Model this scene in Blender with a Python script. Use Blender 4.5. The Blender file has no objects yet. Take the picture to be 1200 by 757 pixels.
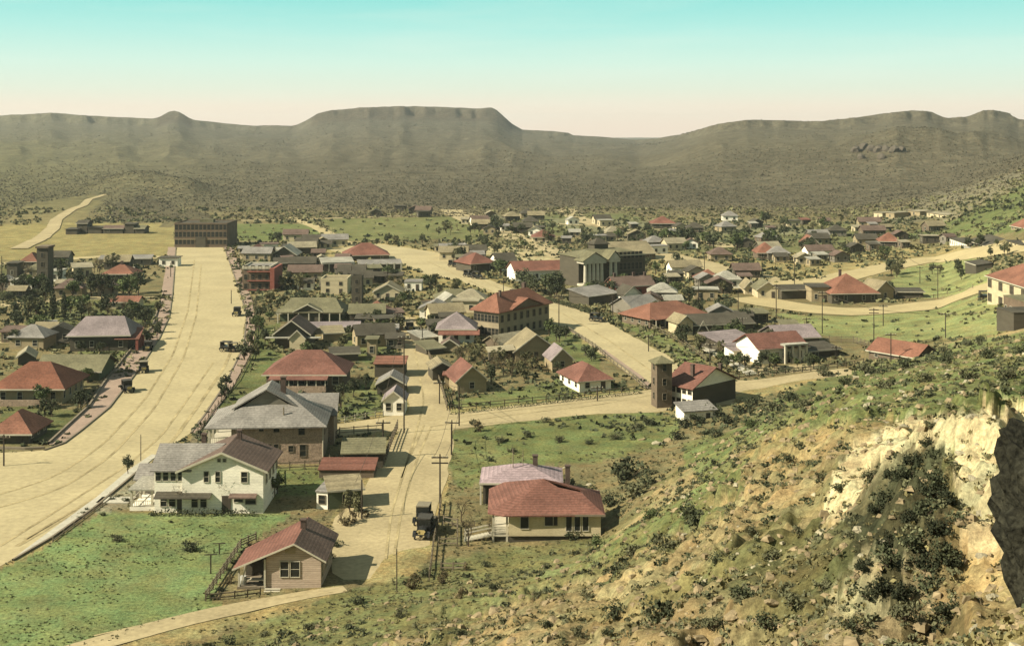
import bpy, math, random, time
import numpy as np
from mathutils import Vector, Matrix
T0 = time.time()
random.seed(7); rng = np.random.default_rng(7)
scene = bpy.context.scene
R = math.radians
# ------------------------------------------------------------------ camera, sky, sun, exposure
F, CX, HY, CAM = 1448.0, 600.0, 150.0, 52.0      # focal length and horizon, in photo pixels; eye height in metres
cam_data = bpy.data.cameras.new('camera'); cam = bpy.data.objects.new('camera', cam_data)
scene.collection.objects.link(cam); scene.camera = cam
cam.location = (0, 0, CAM); cam.rotation_euler = (R(90), 0, 0)
cam_data.sensor_width = 36.0; cam_data.lens = 36.0 * F / 1200.0
cam_data.shift_y = -(378.5 - HY) / 1200.0        # a view camera with a dropped back: verticals stay upright
cam_data.clip_start = 0.5; cam_data.clip_end = 20000
SUN_EL, SUN_AZ = R(37), R(199)                   # azimuth of the sun, counter-clockwise from +X
sun_dir = Vector((math.cos(SUN_EL)*math.cos(SUN_AZ), math.cos(SUN_EL)*math.sin(SUN_AZ), math.sin(SUN_EL)))
sd = bpy.data.lights.new('sun', 'SUN'); sd.energy = 5.0; sd.angle = R(0.5); sd.color = (1.0, 0.925, 0.74)
sun = bpy.data.objects.new('sun', sd); scene.collection.objects.link(sun)
sun.rotation_euler = sun_dir.to_track_quat('Z', 'Y').to_euler()
world = bpy.data.worlds.new('World'); scene.world = world; world.use_nodes = True
wn, wl = world.node_tree.nodes, world.node_tree.links
wn.clear()
def wnode(t, **k):
    n = wn.new(t)
    for a, b in k.items(): setattr(n, a, b)
    return n
tc = wnode('ShaderNodeTexCoord'); sep = wnode('ShaderNodeSeparateXYZ'); wl.new(tc.outputs['Generated'], sep.inputs[0])
ramp = wnode('ShaderNodeValToRGB'); wl.new(sep.outputs['Z'], ramp.inputs[0])
def lin(c):
    return tuple(((v/255)/12.92 if v/255 <= .04045 else ((v/255+.055)/1.055)**2.4) for v in c) + (1,)
stops = [(0.0, (247,224,203)), (0.016, (243,229,208)), (0.030, (226,234,214)), (0.052, (208,238,222)), (0.078, (176,232,221)), (0.105, (142,222,214)), (0.4, (140,158,156))]
cr = ramp.color_ramp
while len(cr.elements) < len(stops): cr.elements.new(0.5)
for e, (p, c) in zip(cr.elements, stops): e.position = p; e.color = lin(c)
# faint thin cloud streaks
mp = wnode('ShaderNodeMapping'); mp.inputs['Scale'].default_value = (3, 3, 30); wl.new(tc.outputs['Generated'], mp.inputs[0])
nz = wnode('ShaderNodeTexNoise'); nz.inputs['Scale'].default_value = 1.6; nz.inputs['Detail'].default_value = 6; wl.new(mp.outputs[0], nz.inputs[0])
mr = wnode('ShaderNodeMapRange'); mr.inputs[1].default_value = .52; mr.inputs[2].default_value = .78; mr.inputs[3].default_value = 0; mr.inputs[4].default_value = .22
wl.new(nz.outputs[0], mr.inputs[0])
mx = wnode('ShaderNodeMixRGB'); wl.new(mr.outputs[0], mx.inputs[0]); wl.new(ramp.outputs[0], mx.inputs[1]); mx.inputs[2].default_value = lin((236,244,228))
# a touch of the physical sky under the painted gradient keeps the light directional
sky = wnode('ShaderNodeTexSky', sky_type='NISHITA', sun_disc=False); sky.sun_elevation = SUN_EL; sky.sun_rotation = R(90) - SUN_AZ
bg1 = wnode('ShaderNodeBackground'); bg1.inputs[1].default_value = 0.51; wl.new(mx.outputs[0], bg1.inputs[0])
bg2 = wnode('ShaderNodeBackground'); bg2.inputs[1].default_value = 0.004; wl.new(sky.outputs[0], bg2.inputs[0])
ad = wnode('ShaderNodeAddShader'); wl.new(bg1.outputs[0], ad.inputs[0]); wl.new(bg2.outputs[0], ad.inputs[1])
out = wnode('ShaderNodeOutputWorld'); wl.new(ad.outputs[0], out.inputs[0])
scene.view_settings.view_transform = 'Standard'; scene.view_settings.look = 'None'
scene.view_settings.exposure = 1.02; scene.view_settings.gamma = 1.0
scene.cycles.max_bounces = 4; scene.cycles.diffuse_bounces = 2; scene.cycles.transparent_max_bounces = 4

# ------------------------------------------------------------------ noise
def _h(ix, iy, s):
    n = (ix.astype(np.int64)*374761393 + iy.astype(np.int64)*668265263 + s*982451653) & 0xffffffff
    n = ((n ^ (n >> 13)) * 1274126177) & 0xffffffff
    return ((n ^ (n >> 16)) & 0xffff) / 65535.0
def vnoise(x, y, s=0):
    x = np.asarray(x, float); y = np.asarray(y, float)
    ix = np.floor(x); iy = np.floor(y); fx = x-ix; fy = y-iy
    fx = fx*fx*(3-2*fx); fy = fy*fy*(3-2*fy)
    a = _h(ix, iy, s); b = _h(ix+1, iy, s); c = _h(ix, iy+1, s); d = _h(ix+1, iy+1, s)
    return (a*(1-fx)+b*fx)*(1-fy)+(c*(1-fx)+d*fx)*fy
def fbm(x, y, o=4, s=0):
    v = 0; a = .5; t = 0
    for k in range(o):
        v = v + a*vnoise(x*2**k, y*2**k, s+k*17); t += a; a *= .5
    return v/t
def sstep(a, b, x):
    t = np.clip((np.asarray(x, float)-a)/(b-a), 0, 1); return t*t*(3-2*t)

# ------------------------------------------------------------------ the lie of the land: one valley floor, a hillside under the eye, mesas far off
near = {
 -900: [(0,49),(30,35),(60,19),(100,4),(125,0)],
 0:    [(0,50),(30,36),(60,21),(95,6),(120,0)],
 300:  [(0,50),(30,36),(60,22),(100,7),(124,.3),(132,0)],
 430:  [(0,50),(30,36.5),(60,23),(92,11),(110,6),(130,1.6),(142,0)],
 500:  [(0,50),(30,37),(60,24),(90,13.5),(110,7.5),(130,2.4),(145,.2),(155,0)],
 600:  [(0,50.2),(40,34.5),(70,23.5),(100,12),(125,4.5),(142,1.0),(150,.5),(160,0)],
 700:  [(0,50.3),(30,39),(60,28),(100,15),(128,7),(142,3.4),(152,1.0),(165,0.2),(180,0)],
 780:  [(0,50.3),(25,41),(60,29),(100,19),(140,9),(170,3.4),(190,1),(215,0)],
 860:  [(0,50.3),(20,43),(40,36.5),(70,29.5),(100,23),(150,13),(195,4),(215,1),(230,0)],
 930:  [(0,50.4),(20,43),(40,37),(70,31),(100,25.5),(140,20),(170,12.5),(205,5),(245,0)],
 1000: [(0,50.4),(20,43.5),(40,37.5),(60,34.5),(80,32),(110,28.3),(140,23.6),(165,16),(200,6),(240,0)],
 1100: [(0,50.5),(20,43.6),(40,39.2),(60,36.2),(80,34),(110,29.6),(150,24.0),(175,17),(210,8),(245,4),(300,3),(345,1.2),(420,1),(480,1.6),(600,3),(760,8)],
 1200: [(0,50.5),(20,44.2),(40,40.2),(60,37),(80,34.6),(110,30.8),(135,28),(170,23.8),(200,17),(240,9.5),(280,8.5),(330,9),(420,12.8),(480,15.5),(700,21),(950,30)],
 1400: [(0,51),(20,46),(60,42),(110,37),(170,32),(250,24),(350,22),(500,26),(700,34),(1000,45)],
 2600: [(0,51),(20,48),(60,46),(110,44),(170,40),(250,36),(350,34),(500,38),(700,44),(1000,55)],
}
skyx = [-900,-300,-100,0,60,100,180,188,196,204,212,224,250,290,345,362,372,388,420,440,470,520,560,574,580,600,612,650,668,672,700,745,770,800,825,840,880,900,935,960,1000,1040,1070,1090,1108,1135,1152,1162,1182,1192,1210,1300,1600,2600]
skyy = [140,138,136,135,132,135,139,137,131,129.5,131,140,143,147,147.5,139,133,129,126,125,124,125,127,125.5,127,145,152,154,156,158.5,160,164.5,162,157,150,145,140,140.5,141.5,142,138,132,129,130,138,136,129,128,132,139,141,138,132,130]
LD = np.linspace(math.log(1.0), math.log(7000.0), 460); DD = np.exp(LD)
PXC = np.arange(-900, 2601, 6.0)
keys = sorted(near)
ktab = []
for k in keys:
    p = near[k]; ktab.append(np.interp(DD, [a for a, b in p], [b for a, b in p]))
ktab = np.array(ktab)
ZT = np.zeros((len(PXC), len(DD)))
for i, px in enumerate(PXC):
    j = min(max(np.searchsorted(keys, px)-1, 0), len(keys)-2)
    t = (px-keys[j])/(keys[j+1]-keys[j]); t = min(max(t, 0), 1)
    zn = ktab[j]*(1-t)+ktab[j+1]*t
    ys = np.interp(px, skyx, skyy)+1.3*(float(fbm(np.array([px*.09]), np.array([.5]), 4, 151)[0])-.5)
    D = (3000 - 1000*float(sstep(700, 850, px)))*(1+.05*(float(fbm(np.array([px*.06]), np.array([3.5]), 4, 161)[0])-.5))
    zs = 52+(150-ys)*D/1448
    b = 3+7*float(sstep(700, 1100, px))
    dk = np.array([900, 1.0*D*.40, D*.53, D*.70, D*.87, D*.95, D*.988, D, D*1.04, D*1.3, 7000])
    zk = np.array([0, b, b+5, b+5+(zs-b-5)*.24, b+5+(zs-b-5)*.52, b+5+(zs-b-5)*.66, b+5+(zs-b-5)*.74, zs, zs-1, zs-45, zs-90])
    zf = np.interp(DD, dk, zk)
    w = sstep(880, 1300, DD)
    ZT[i] = zn*(1-w) + np.maximum(zf, zn*(1-w))*w
PXS = PXC[1]-PXC[0]; LS = LD[1]-LD[0]
def ztab(px, d):
    a = np.clip((np.asarray(px, float)-PXC[0])/PXS, 0, len(PXC)-1.001); b = np.clip((np.log(np.maximum(d, 1.0))-LD[0])/LS, 0, len(DD)-1.001)
    i = a.astype(int); j = b.astype(int); fa = a-i; fb = b-j
    return (ZT[i, j]*(1-fa)+ZT[i+1, j]*fa)*(1-fb)+(ZT[i, j+1]*(1-fa)+ZT[i+1, j+1]*fa)*fb
def spur(x, y):
    """the pale rock spur on the right: a rounded crest from near the eye out to d = 43"""
    ax, ay, bx, by = 8.2, 19.0, 15.2, 42.0
    t = np.clip(((x-ax)*(bx-ax)+(y-ay)*(by-ay))/((bx-ax)**2+(by-ay)**2), -.35, 1.0)
    cxp = ax+(bx-ax)*t; cyp = ay+(by-ay)*t
    dist = np.hypot(x-cxp, y-cyp)
    side = ((x-ax)*(by-ay)-(y-ay)*(bx-ax))/math.hypot(bx-ax, by-ay)
    w = np.where(side > 0, 2.2, 5.0)*(.8+.5*fbm(x*.3, y*.3, 3, 91))
    return np.exp(-(dist/w)**2)*(0.1+2.2*sstep(.1, 1, t))
def height(x, y, px=None, detail=True):
    x = np.asarray(x, float); y = np.asarray(y, float)
    d = np.maximum(y, 1.0)
    if px is None: px = CX+F*x/d
    z = ztab(px, d)
    hill = sstep(.5, 7, z)*(1-sstep(320, 420, d))
    rough = hill*(1-sstep(240, 330, d))
    if detail:
        n1 = fbm(x*.045+3, y*.045, 4, 5)-.5
        n2 = fbm(x*.33, y*.33, 4, 9)-.5
        n3 = fbm(x*1.7, y*1.7, 3, 29)-.5
        q = sstep(6, 40, d)
        damp = 1-.85*sstep(960, 1020, px)*(1-sstep(1215, 1300, px))*sstep(72, 110, d)
        z = z + damp*rough*q*(n1*2.6 + n2*1.3 + n3*.40)
        # rock ledges running along the slope
        lx = (x*.80-y*.20)*.30+(n1*7+n2*1.2); f = lx-np.floor(lx)
        ledge = (sstep(.0, .18, f)-f)*sstep(.42, .6, fbm(x*.05, y*.05, 3, 71))
        z = z + damp*rough*q*ledge*.95*(1-sstep(110, 160, d))
        z = z + spur(x, y)
        # the bare rock of the spur: cracked and fluted
        cw = np.exp(-((px-1085)/115)**2)*sstep(17, 26, d)*(1-sstep(46, 62, d))
        rg = (1-abs(2*fbm(x*.55, y*.55, 4, 131)-1)); rg2 = (1-abs(2*fbm(x*1.9+4, y*1.9, 3, 137)-1))
        z = z + cw*((rg-.72)*2.0+(rg2-.7)*.55)
        # ledges and boulder steps on the middle slope
        mw = np.exp(-((px-830)/170)**2)*sstep(28, 45, d)*(1-sstep(105, 140, d))
        z = z + mw*((1-abs(2*fbm(x*.28+8, y*.28, 4, 141)-1))-.72)*2.6
        fm = sstep(950, 1700, d)
        ang = px*.011
        g = 1-abs(2*fbm(px*.012, d*.0011, 4, 41)-1)
        D = 3000-1000*sstep(700, 850, px)
        crest = 1-sstep(.80, .97, d/D)
        z = z + fm*crest*((g-.7)*13+(fbm(x*.006, y*.004, 4, 43)-.5)*12)
        z = z + 13*np.exp(-((px-165)/50)**2)*np.exp(-((d-1080)/110)**2) + 8*np.exp(-((px-218)/26)**2)*np.exp(-((d-1000)/60)**2)
        # low foothill spur reaching in from the right
        z = z + 17*np.exp(-((px-1075)/115)**2)*np.exp(-((d-1330)/230)**2)*(.7+.6*g)
    return z
def G(px, py, far=False):
    """the point of the bare ground that the photo shows at pixel (px, py)"""
    d = np.exp(np.linspace(math.log(8), math.log(3200), 1600)); x = (px-CX)/F*d
    z = height(x, d, np.full_like(d, px))
    yy = HY+F*(CAM-z)/d - py
    idx = np.where((yy[:-1] > 0) & (yy[1:] <= 0))[0]
    if len(idx) == 0: i = int(np.argmin(abs(yy))); return Vector((x[i], d[i], z[i]))
    i = int(idx[-1] if far else idx[0]); t = yy[i]/(yy[i]-yy[i+1])
    dd = d[i]+(d[i+1]-d[i])*t; xx = (px-CX)/F*dd
    return Vector((xx, dd, float(height(np.array([xx]), np.array([dd]))[0])))
def gz(x, y): return float(height(np.array([x]), np.array([y]))[0])
def proj(p): return CX+F*p[0]/p[1], HY+F*(CAM-p[2])/p[1]

# ------------------------------------------------------------------ object helpers
COL = scene.collection
def link(o, parent=None):
    COL.objects.link(o)
    if parent is not None: o.parent = parent
    return o
def tag(o, label=None, cat=None, group=None, kind=None):
    if label: o['label'] = label
    if cat: o['category'] = cat
    if group: o['group'] = group
    if kind: o['kind'] = kind
    return o
def empty(name, loc, rz=0, **k):
    o = bpy.data.objects.new(name, None); o.empty_display_size = .5; link(o); o.location = loc; o.rotation_euler = (0, 0, rz)
    return tag(o, **k)
class MB:
    def __init__(s): s.v = []; s.f = []
    def add(s, vs, fs):
        b = len(s.v); s.v += [tuple(v) for v in vs]; s.f += [tuple(b+i for i in f) for f in fs]; return s
    def box(s, x0, y0, z0, x1, y1, z1):
        return s.add([(x0,y0,z0),(x1,y0,z0),(x1,y1,z0),(x0,y1,z0),(x0,y0,z1),(x1,y0,z1),(x1,y1,z1),(x0,y1,z1)],
                     [(0,3,2,1),(4,5,6,7),(0,1,5,4),(1,2,6,5),(2,3,7,6),(3,0,4,7)])
    def prism(s, pts, t):
        """polygon pts (any plane) thickened downwards by t"""
        n = len(pts)
        nx = sum((pts[i][0]*pts[(i+1) % n][1]-pts[(i+1) % n][0]*pts[i][1]) for i in range(n))
        if nx < 0: pts = pts[::-1]
        vs = list(pts)+[(p[0], p[1], p[2]-t) for p in pts]
        fs = [tuple(range(n)), tuple(range(2*n-1, n-1, -1))]+[(i, n+i, n+(i+1) % n, (i+1) % n) for i in range(n)]
        return s.add(vs, fs)
    def tube(s, pts, rad, n=5, cap=True):
        if not hasattr(rad, '__len__'): rad = [rad]*len(pts)
        pts = [Vector(p) for p in pts]; b = len(s.v)
        for i, p in enumerate(pts):
            d = (pts[min(i+1, len(pts)-1)]-pts[max(i-1, 0)]); d.normalize()
            a = d.orthogonal().normalized(); c = d.cross(a)
            for k in range(n):
                t = 2*math.pi*k/n; s.v.append(tuple(p+(a*math.cos(t)+c*math.sin(t))*rad[i]))
        for i in range(len(pts)-1):
            for k in range(n):
                s.f.append((b+i*n+k, b+i*n+(k+1) % n, b+(i+1)*n+(k+1) % n, b+(i+1)*n+k))
        if cap:
            s.f.append(tuple(b+k for k in range(n))[::-1]); s.f.append(tuple(b+(len(pts)-1)*n+k for k in range(n)))
        return s
    def mesh(s, name, mat, smooth=False):
        m = bpy.data.meshes.new(name); m.from_pydata(s.v, [], s.f); m.materials.append(mat)
        if smooth: m.polygons.foreach_set('use_smooth', [True]*len(m.polygons))
        m.update(); return m
    def build(s, name, mat, parent=None, smooth=False):
        return link(bpy.data.objects.new(name, s.mesh(name, mat, smooth)), parent)
def raw_mesh(name, verts, quads, mat, smooth=False):
    m = bpy.data.meshes.new(name); nv, nf = len(verts), len(quads); k = quads.shape[1]
    m.vertices.add(nv); m.vertices.foreach_set('co', np.ascontiguousarray(verts, np.float32).ravel())
    m.loops.add(nf*k); m.loops.foreach_set('vertex_index', np.ascontiguousarray(quads, np.int32).ravel())
    m.polygons.add(nf); m.polygons.foreach_set('loop_start', np.arange(0, nf*k, k, dtype=np.int32))
    m.polygons.foreach_set('use_smooth', np.full(nf, smooth)); m.update(calc_edges=True); m.materials.append(mat)
    return m

# ------------------------------------------------------------------ materials
MATS = {}
def mat(name, col, rough=.9, var=.25, scale=2.0, bump=0.0, bscale=8.0, spec=.2, stretch=None, rand=0.0, var2=.12, courses=0.0, patch=0.0):
    """procedural paint / plaster / earth: a base colour with two scales of wear, optional relief"""
    if name in MATS: return MATS[name]
    m = bpy.data.materials.new(name); m.use_nodes = True; N, L = m.node_tree.nodes, m.node_tree.links
    b = N['Principled BSDF']; b.inputs['Roughness'].default_value = rough; b.inputs['Specular IOR Level'].default_value = spec
    t = N.new('ShaderNodeTexCoord'); src = t.outputs['Object']
    if stretch:
        q = N.new('ShaderNodeMapping'); q.inputs['Scale'].default_value = stretch; L.new(src, q.inputs[0]); src = q.outputs[0]
    n1 = N.new('ShaderNodeTexNoise'); n1.inputs['Scale'].default_value = scale*.25; n1.inputs['Detail'].default_value = 5; L.new(src, n1.inputs[0])
    n2 = N.new('ShaderNodeTexNoise'); n2.inputs['Scale'].default_value = scale*3; n2.inputs['Detail'].default_value = 4; L.new(src, n2.inputs[0])
    def rng_(o, lo, hi):
        r = N.new('ShaderNodeMapRange'); r.inputs[1].default_value = .3; r.inputs[2].default_value = .7; r.inputs[3].default_value = lo; r.inputs[4].default_value = hi; L.new(o, r.inputs[0]); return r.outputs[0]
    a = rng_(n1.outputs[0], 1-var, 1+var); c = rng_(n2.outputs[0], 1-var2, 1+var2)
    mu = N.new('ShaderNodeMath'); mu.operation = 'MULTIPLY'; L.new(a, mu.inputs[0]); L.new(c, mu.inputs[1]); fac = mu.outputs[0]
    def times(f_, g_):
        k = N.new('ShaderNodeMath'); k.operation = 'MULTIPLY'; L.new(f_, k.inputs[0]); L.new(g_, k.inputs[1]); return k.outputs[0]
    if courses:   # rows of shingles or boards, one per step of height
        wv = N.new('ShaderNodeTexWave'); wv.wave_type = 'BANDS'; wv.bands_direction = 'Z'; wv.wave_profile = 'SAW'; wv.inputs['Scale'].default_value = courses; wv.inputs['Distortion'].default_value = .6; wv.inputs['Detail'].default_value = 2; wv.inputs['Detail Scale'].default_value = 2; L.new(t.outputs['Object'], wv.inputs[0])
        r5 = N.new('ShaderNodeMapRange'); r5.inputs[3].default_value = .74; r5.inputs[4].default_value = 1.12; L.new(wv.outputs['Fac'], r5.inputs[0]); fac = times(fac, r5.outputs[0])
    if patch:     # weathered or mended patches
        n6 = N.new('ShaderNodeTexVoronoi'); n6.inputs['Scale'].default_value = .55; L.new(t.outputs['Object'], n6.inputs[0]); sp = N.new('ShaderNodeSeparateColor'); L.new(n6.outputs['Color'], sp.inputs[0])
        r6 = N.new('ShaderNodeMapRange'); r6.inputs[3].default_value = 1-patch; r6.inputs[4].default_value = 1+patch; L.new(sp.outputs[0], r6.inputs[0]); fac = times(fac, r6.outputs[0])
    if rand:
        oi = N.new('ShaderNodeObjectInfo'); rr = N.new('ShaderNodeMapRange'); rr.inputs[3].default_value = 1-rand; rr.inputs[4].default_value = 1+rand; L.new(oi.outputs['Random'], rr.inputs[0])
        m3 = N.new('ShaderNodeMath'); m3.operation = 'MULTIPLY'; L.new(fac, m3.inputs[0]); L.new(rr.outputs[0], m3.inputs[1]); fac = m3.outputs[0]
    vm = N.new('ShaderNodeVectorMath'); vm.operation = 'SCALE'; vm.inputs[0].default_value = col[:3]; L.new(fac, vm.inputs['Scale'])
    L.new(vm.outputs[0], b.inputs['Base Color'])
    if bump:
        n3 = N.new('ShaderNodeTexNoise'); n3.inputs['Scale'].default_value = bscale; n3.inputs['Detail'].default_value = 5; L.new(src, n3.inputs[0])
        bp = N.new('ShaderNodeBump'); bp.inputs['Strength'].default_value = 1; bp.inputs['Distance'].default_value = bump; L.new(n3.outputs[0], bp.inputs['Height']); L.new(bp.outputs[0], b.inputs['Normal'])
    MATS[name] = m; return m
# ------------------------------------------------------------------ the ground as one sheet
def pip(px, py, poly):
    inside = np.zeros(px.shape, bool); n = len(poly)
    for i in range(n):
        x0, y0 = poly[i]; x1, y1 = poly[(i+1) % n]
        if y0 == y1: continue
        c = ((y0 > py) != (y1 > py)) & (px < (x1-x0)*(py-y0)/(y1-y0)+x0)
        inside ^= c
    return inside
C_SOIL = np.array((.165,.132,.074)); C_SAND = np.array((.27,.215,.105)); C_GREEN = np.array((.112,.130,.052)); C_OLIVE = np.array((.125,.118,.055))
C_SCRUB = np.array((.094,.080,.056)); C_TAN = np.array((.235,.182,.100)); C_YEL = np.array((.28,.23,.10)); C_PALE = np.array((.47,.39,.245)); C_ORA = np.array((.25,.180,.085))
C_BGREEN = np.array((.138,.172,.074)); C_GREY = np.array((.185,.165,.12))
ZONES = [  # outlines as they lie on the land, with earth, grass or painted shade colour and how ragged their edge is
 ([(-400,276),(110,262),(204,262),(206,300),(-400,312)], C_YEL*.85, 6, .7),
 ([(30,240),(110,228),(118,236),(90,262),(20,290),(-20,290)], C_YEL, 5, .2),
 ([(272,263),(366,262),(404,283),(280,283)], C_GREEN, 2, 1),
 ([(372,257),(540,254),(585,270),(560,281),(405,282)], C_OLIVE*.6+C_GREEN*.4, 2, 1),
 ([(600,252),(740,250),(770,270),(640,277)], C_GREEN*.7+C_SCRUB*.3, 4, .9),
 ([(790,272),(1000,262),(1060,285),(900,300),(800,295)], C_GREEN*.75+C_SCRUB*.3, 5, .8),
 ([(360,281),(460,285),(540,300),(620,345),(480,345),(380,320)], C_SAND*.9, 4, .8),
 ([(540,285),(660,295),(700,315),(600,312)], C_PALE*.8, 4, .75),
 ([(750,295),(860,300),(1000,292),(1130,288),(1160,300),(1000,330),(880,338),(780,315)], C_SAND*.95, 4, .9),
 ([(640,255),(900,262),(1000,275),(800,275),(700,290)], C_GREY, 5, .5),
 ([(1050,318),(1130,298),(1160,310),(1160,342),(1060,352),(1040,340)], np.array((.185,.195,.085)), 4, 1),
 ([(905,366),(960,372),(1080,363),(1165,345),(1170,392),(1040,402),(960,392)], np.array((.185,.195,.085)), 4, 1),
 ([(1040,280),(1120,258),(1200,216),(1300,180),(1300,290),(1200,272),(1100,278)], C_GREEN*.9, 5, 1),
 ([(1080,232),(1200,200),(1200,215),(1120,255),(1010,270)], C_GREY*.9, 6, .7),
 ([(640,300),(870,330),(1000,340),(940,345),(780,345)], C_SAND*.85, 4, .8),
 ([(708,368),(745,378),(790,400),(830,425),(800,432),(775,408),(735,386)], C_GREEN*1.1, 2, 1),
 ([(645,385),(665,385),(705,415),(700,440),(640,400)], C_GREEN*.9, 3, .9),
 ([(525,472),(680,440),(760,458),(528,490)], C_GREEN*.95, 3, .9),
 ([(400,385),(460,385),(465,430),(400,420)], C_GREEN*.9, 4, .8),
 ([(300,385),(330,380),(330,450),(262,480),(250,470),(290,420)], C_GREEN*.8, 4, .9),
 ([(395,450),(450,450),(450,490),(395,490)], C_GREEN*.9, 3, .9),
 ([(95,395),(160,395),(150,415),(110,440),(90,420)], C_GREEN, 3, .9),
 ([(30,350),(190,350),(185,380),(30,390)], C_GREEN*.75, 3, .8),
 ([(0,310),(60,320),(60,345),(0,350)], C_GREEN*.7, 3, .8),
 ([(0,470),(100,480),(60,515),(0,520)], C_GREEN*.8, 3, .7),
 ([(250,450),(240,500),(215,520),(225,540),(255,545)], C_GREY, 3, .9),
 ([(160,545),(180,590),(110,603),(115,592)], C_GREY*1.2, 2, .9),
 ([(-400,900),(-400,690),(0,668),(65,632),(122,600),(240,603),(345,602),(290,640),(243,702),(262,708),(130,742),(20,770),(0,900)], C_BGREEN, 3, 1),
 ([(312,548),(392,548),(392,582),(318,584)], C_GREEN, 2, 1),
 ([(533,505),(600,495),(700,481),(765,480),(800,495),(775,525),(690,545),(600,548),(540,572),(528,560)], C_GREEN*.85+C_OLIVE*.2, 5, 1),
 ([(300,800),(190,770),(290,725),(420,695),(510,668),(575,642),(720,632),(760,640),(640,690),(560,720),(440,757),(400,800)], C_OLIVE*.85+C_GREEN*.25, 6, 1),
 ([(800,520),(870,500),(940,450),(1000,432),(1060,420),(1110,405),(1200,386),(1320,360),(1320,470),(1200,482),(1080,487),(1000,500),(900,525),(820,590)], C_GREEN*.85+C_OLIVE*.2, 6, 1),
 ([(780,590),(850,555),(880,560),(820,610),(740,640),(700,650)], C_GREEN*.9, 6, .9),
 ([(850,530),(960,490),(1040,488),(1000,520),(900,560)], C_ORA*.5+C_TAN*.5, 8, .8),
 ([(955,600),(992,525),(1045,494),(1130,482),(1330,450),(1330,530),(1200,530),(1130,516),(1075,528),(1030,560),(1000,612)], C_PALE, 6, 1),
 ([(1118,500),(1165,500),(1182,570),(1196,640),(1200,760),(1130,760),(1140,650),(1125,560)], C_PALE*.9, 5, .95),
 ([(1135,640),(1195,640),(1205,800),(1130,800)], C_ORA*1.15, 5, .9),
 ([(1010,545),(1060,520),(1115,520),(1128,600),(1120,680),(1090,757),(1000,757),(1030,660),(1000,600)], np.array((.050,.048,.028)), 12, .95),  # shade of the gully, painted into the ground colour
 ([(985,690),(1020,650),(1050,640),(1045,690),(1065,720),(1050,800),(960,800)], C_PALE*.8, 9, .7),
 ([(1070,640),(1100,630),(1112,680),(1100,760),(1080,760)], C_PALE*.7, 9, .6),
]
ZONES += [([(975,575),(1000,520),(1045,492),(1130,481),(1330,450),(1330,525),(1200,522),(1125,510),(1070,520),(1028,548),(1000,590)], C_PALE, 4, 1), ([(1115,505),(1165,500),(1182,570),(1196,640),(1200,760),(1140,760),(1146,650),(1128,560)], C_PALE*.95, 5, .95), ([(1140,650),(1195,640),(1205,800),(1136,800)], C_ORA*1.4, 5, .9),
 ([(120,262),(135,238),(165,229),(195,236),(215,245),(205,258),(150,262)], C_SCRUB*.75, 4, .8), ([(185,266),(205,249),(222,243),(240,249),(268,262)], C_SCRUB*.7, 3, .8)]
for z_ in ([(446,286),(520,297),(585,333),(660,357),(742,395),(800,434),(762,456),(742,440),(665,386),(600,352),(498,322),(380,292)], [(467,372),(489,372),(505,420),(535,490),(534,520),(518,592),(500,676),(425,692),(384,640),(392,602),(452,528),(478,486),(466,400)],
           [(386,495),(476,482),(600,474),(757,455),(880,444),(1012,428),(866,474),(765,485),(600,497),(388,514)], [(262,290),(284,348),(286,408),(222,510),(165,550),(110,596),(15,660),(-400,800),(-400,560),(52,530),(128,480),(200,372),(206,290)], [(60,772),(250,716),(402,686),(402,700),(260,727),(150,775)]):
    ZONES.insert(26, (z_, C_SAND*1.02, 7, .8))
cols_px = np.concatenate([np.arange(-1100, -60, 26), np.arange(-60, 1260, 1.9), np.arange(1260, 2320, 26)])
phis = np.arctan((cols_px-CX)/F); pl, pr = phis[0], phis[-1]
back = np.linspace(pr, 2*math.pi+pl, 34)[1:-1]
phis = np.concatenate([phis, back, [2*math.pi+pl]])
rows = np.exp(np.linspace(math.log(4.0), math.log(6500.0), 640))
PH, DR = np.meshgrid(phis, rows)
inv = PH <= pr+1e-9
lim = math.cos(pr)
U = np.where(inv, np.tan(np.clip(PH, -1.2, 1.2)), 0)
RR = DR/lim
X = np.where(inv, U*DR, RR*np.sin(PH)); Y = np.where(inv, DR, RR*np.cos(PH))
PXg = np.where(inv, CX+F*U, 0)
Z = np.zeros_like(X)
Z[inv] = height(X[inv], Y[inv], PXg[inv])
ib = ~inv
t = np.clip((PH[ib]-pr)/(2*math.pi+pl-pr), 0, 1)
Lz = ztab(np.full(t.shape, cols_px[0]), DR[ib]); Rz = ztab(np.full(t.shape, cols_px[-1]), DR[ib])
Z[ib] = Rz*(1-sstep(0, 1, t))+Lz*sstep(0, 1, t)
PYg = HY+F*(CAM-Z)/DR
nzx = (fbm(X*.11, Y*.11, 4, 3)-.5)*2; nzy = (fbm(X*.11+50, Y*.11, 4, 13)-.5)*2
bign = fbm(X*.03, Y*.03, 4, 23); med = fbm(X*.25, Y*.25, 3, 33)
hillm = (sstep(.6, 5, Z)*(1-sstep(300, 400, DR)))[..., None]
base = C_SOIL*(1-bign[..., None]*.45)+C_OLIVE*bign[..., None]*.4
hc = C_TAN*(1-sstep(.42, .62, med*.5+bign*.5)[..., None])+(C_OLIVE*.9)*sstep(.42, .62, med*.5+bign*.5)[..., None]
colr = base*(1-hillm)+hc*hillm
fw = sstep(690, 860, DR+60*nzx)[..., None]
lg = sstep(-100, 420, PXg)[..., None]
scrubc = 1.0*(C_SCRUB*lg+(C_SCRUB*.45+C_OLIVE*.62)*(1-lg))*(.85+.35*fbm(X*.008, Y*.004, 4, 63))[..., None]
colr = colr*(1-fw)+scrubc*fw
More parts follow.
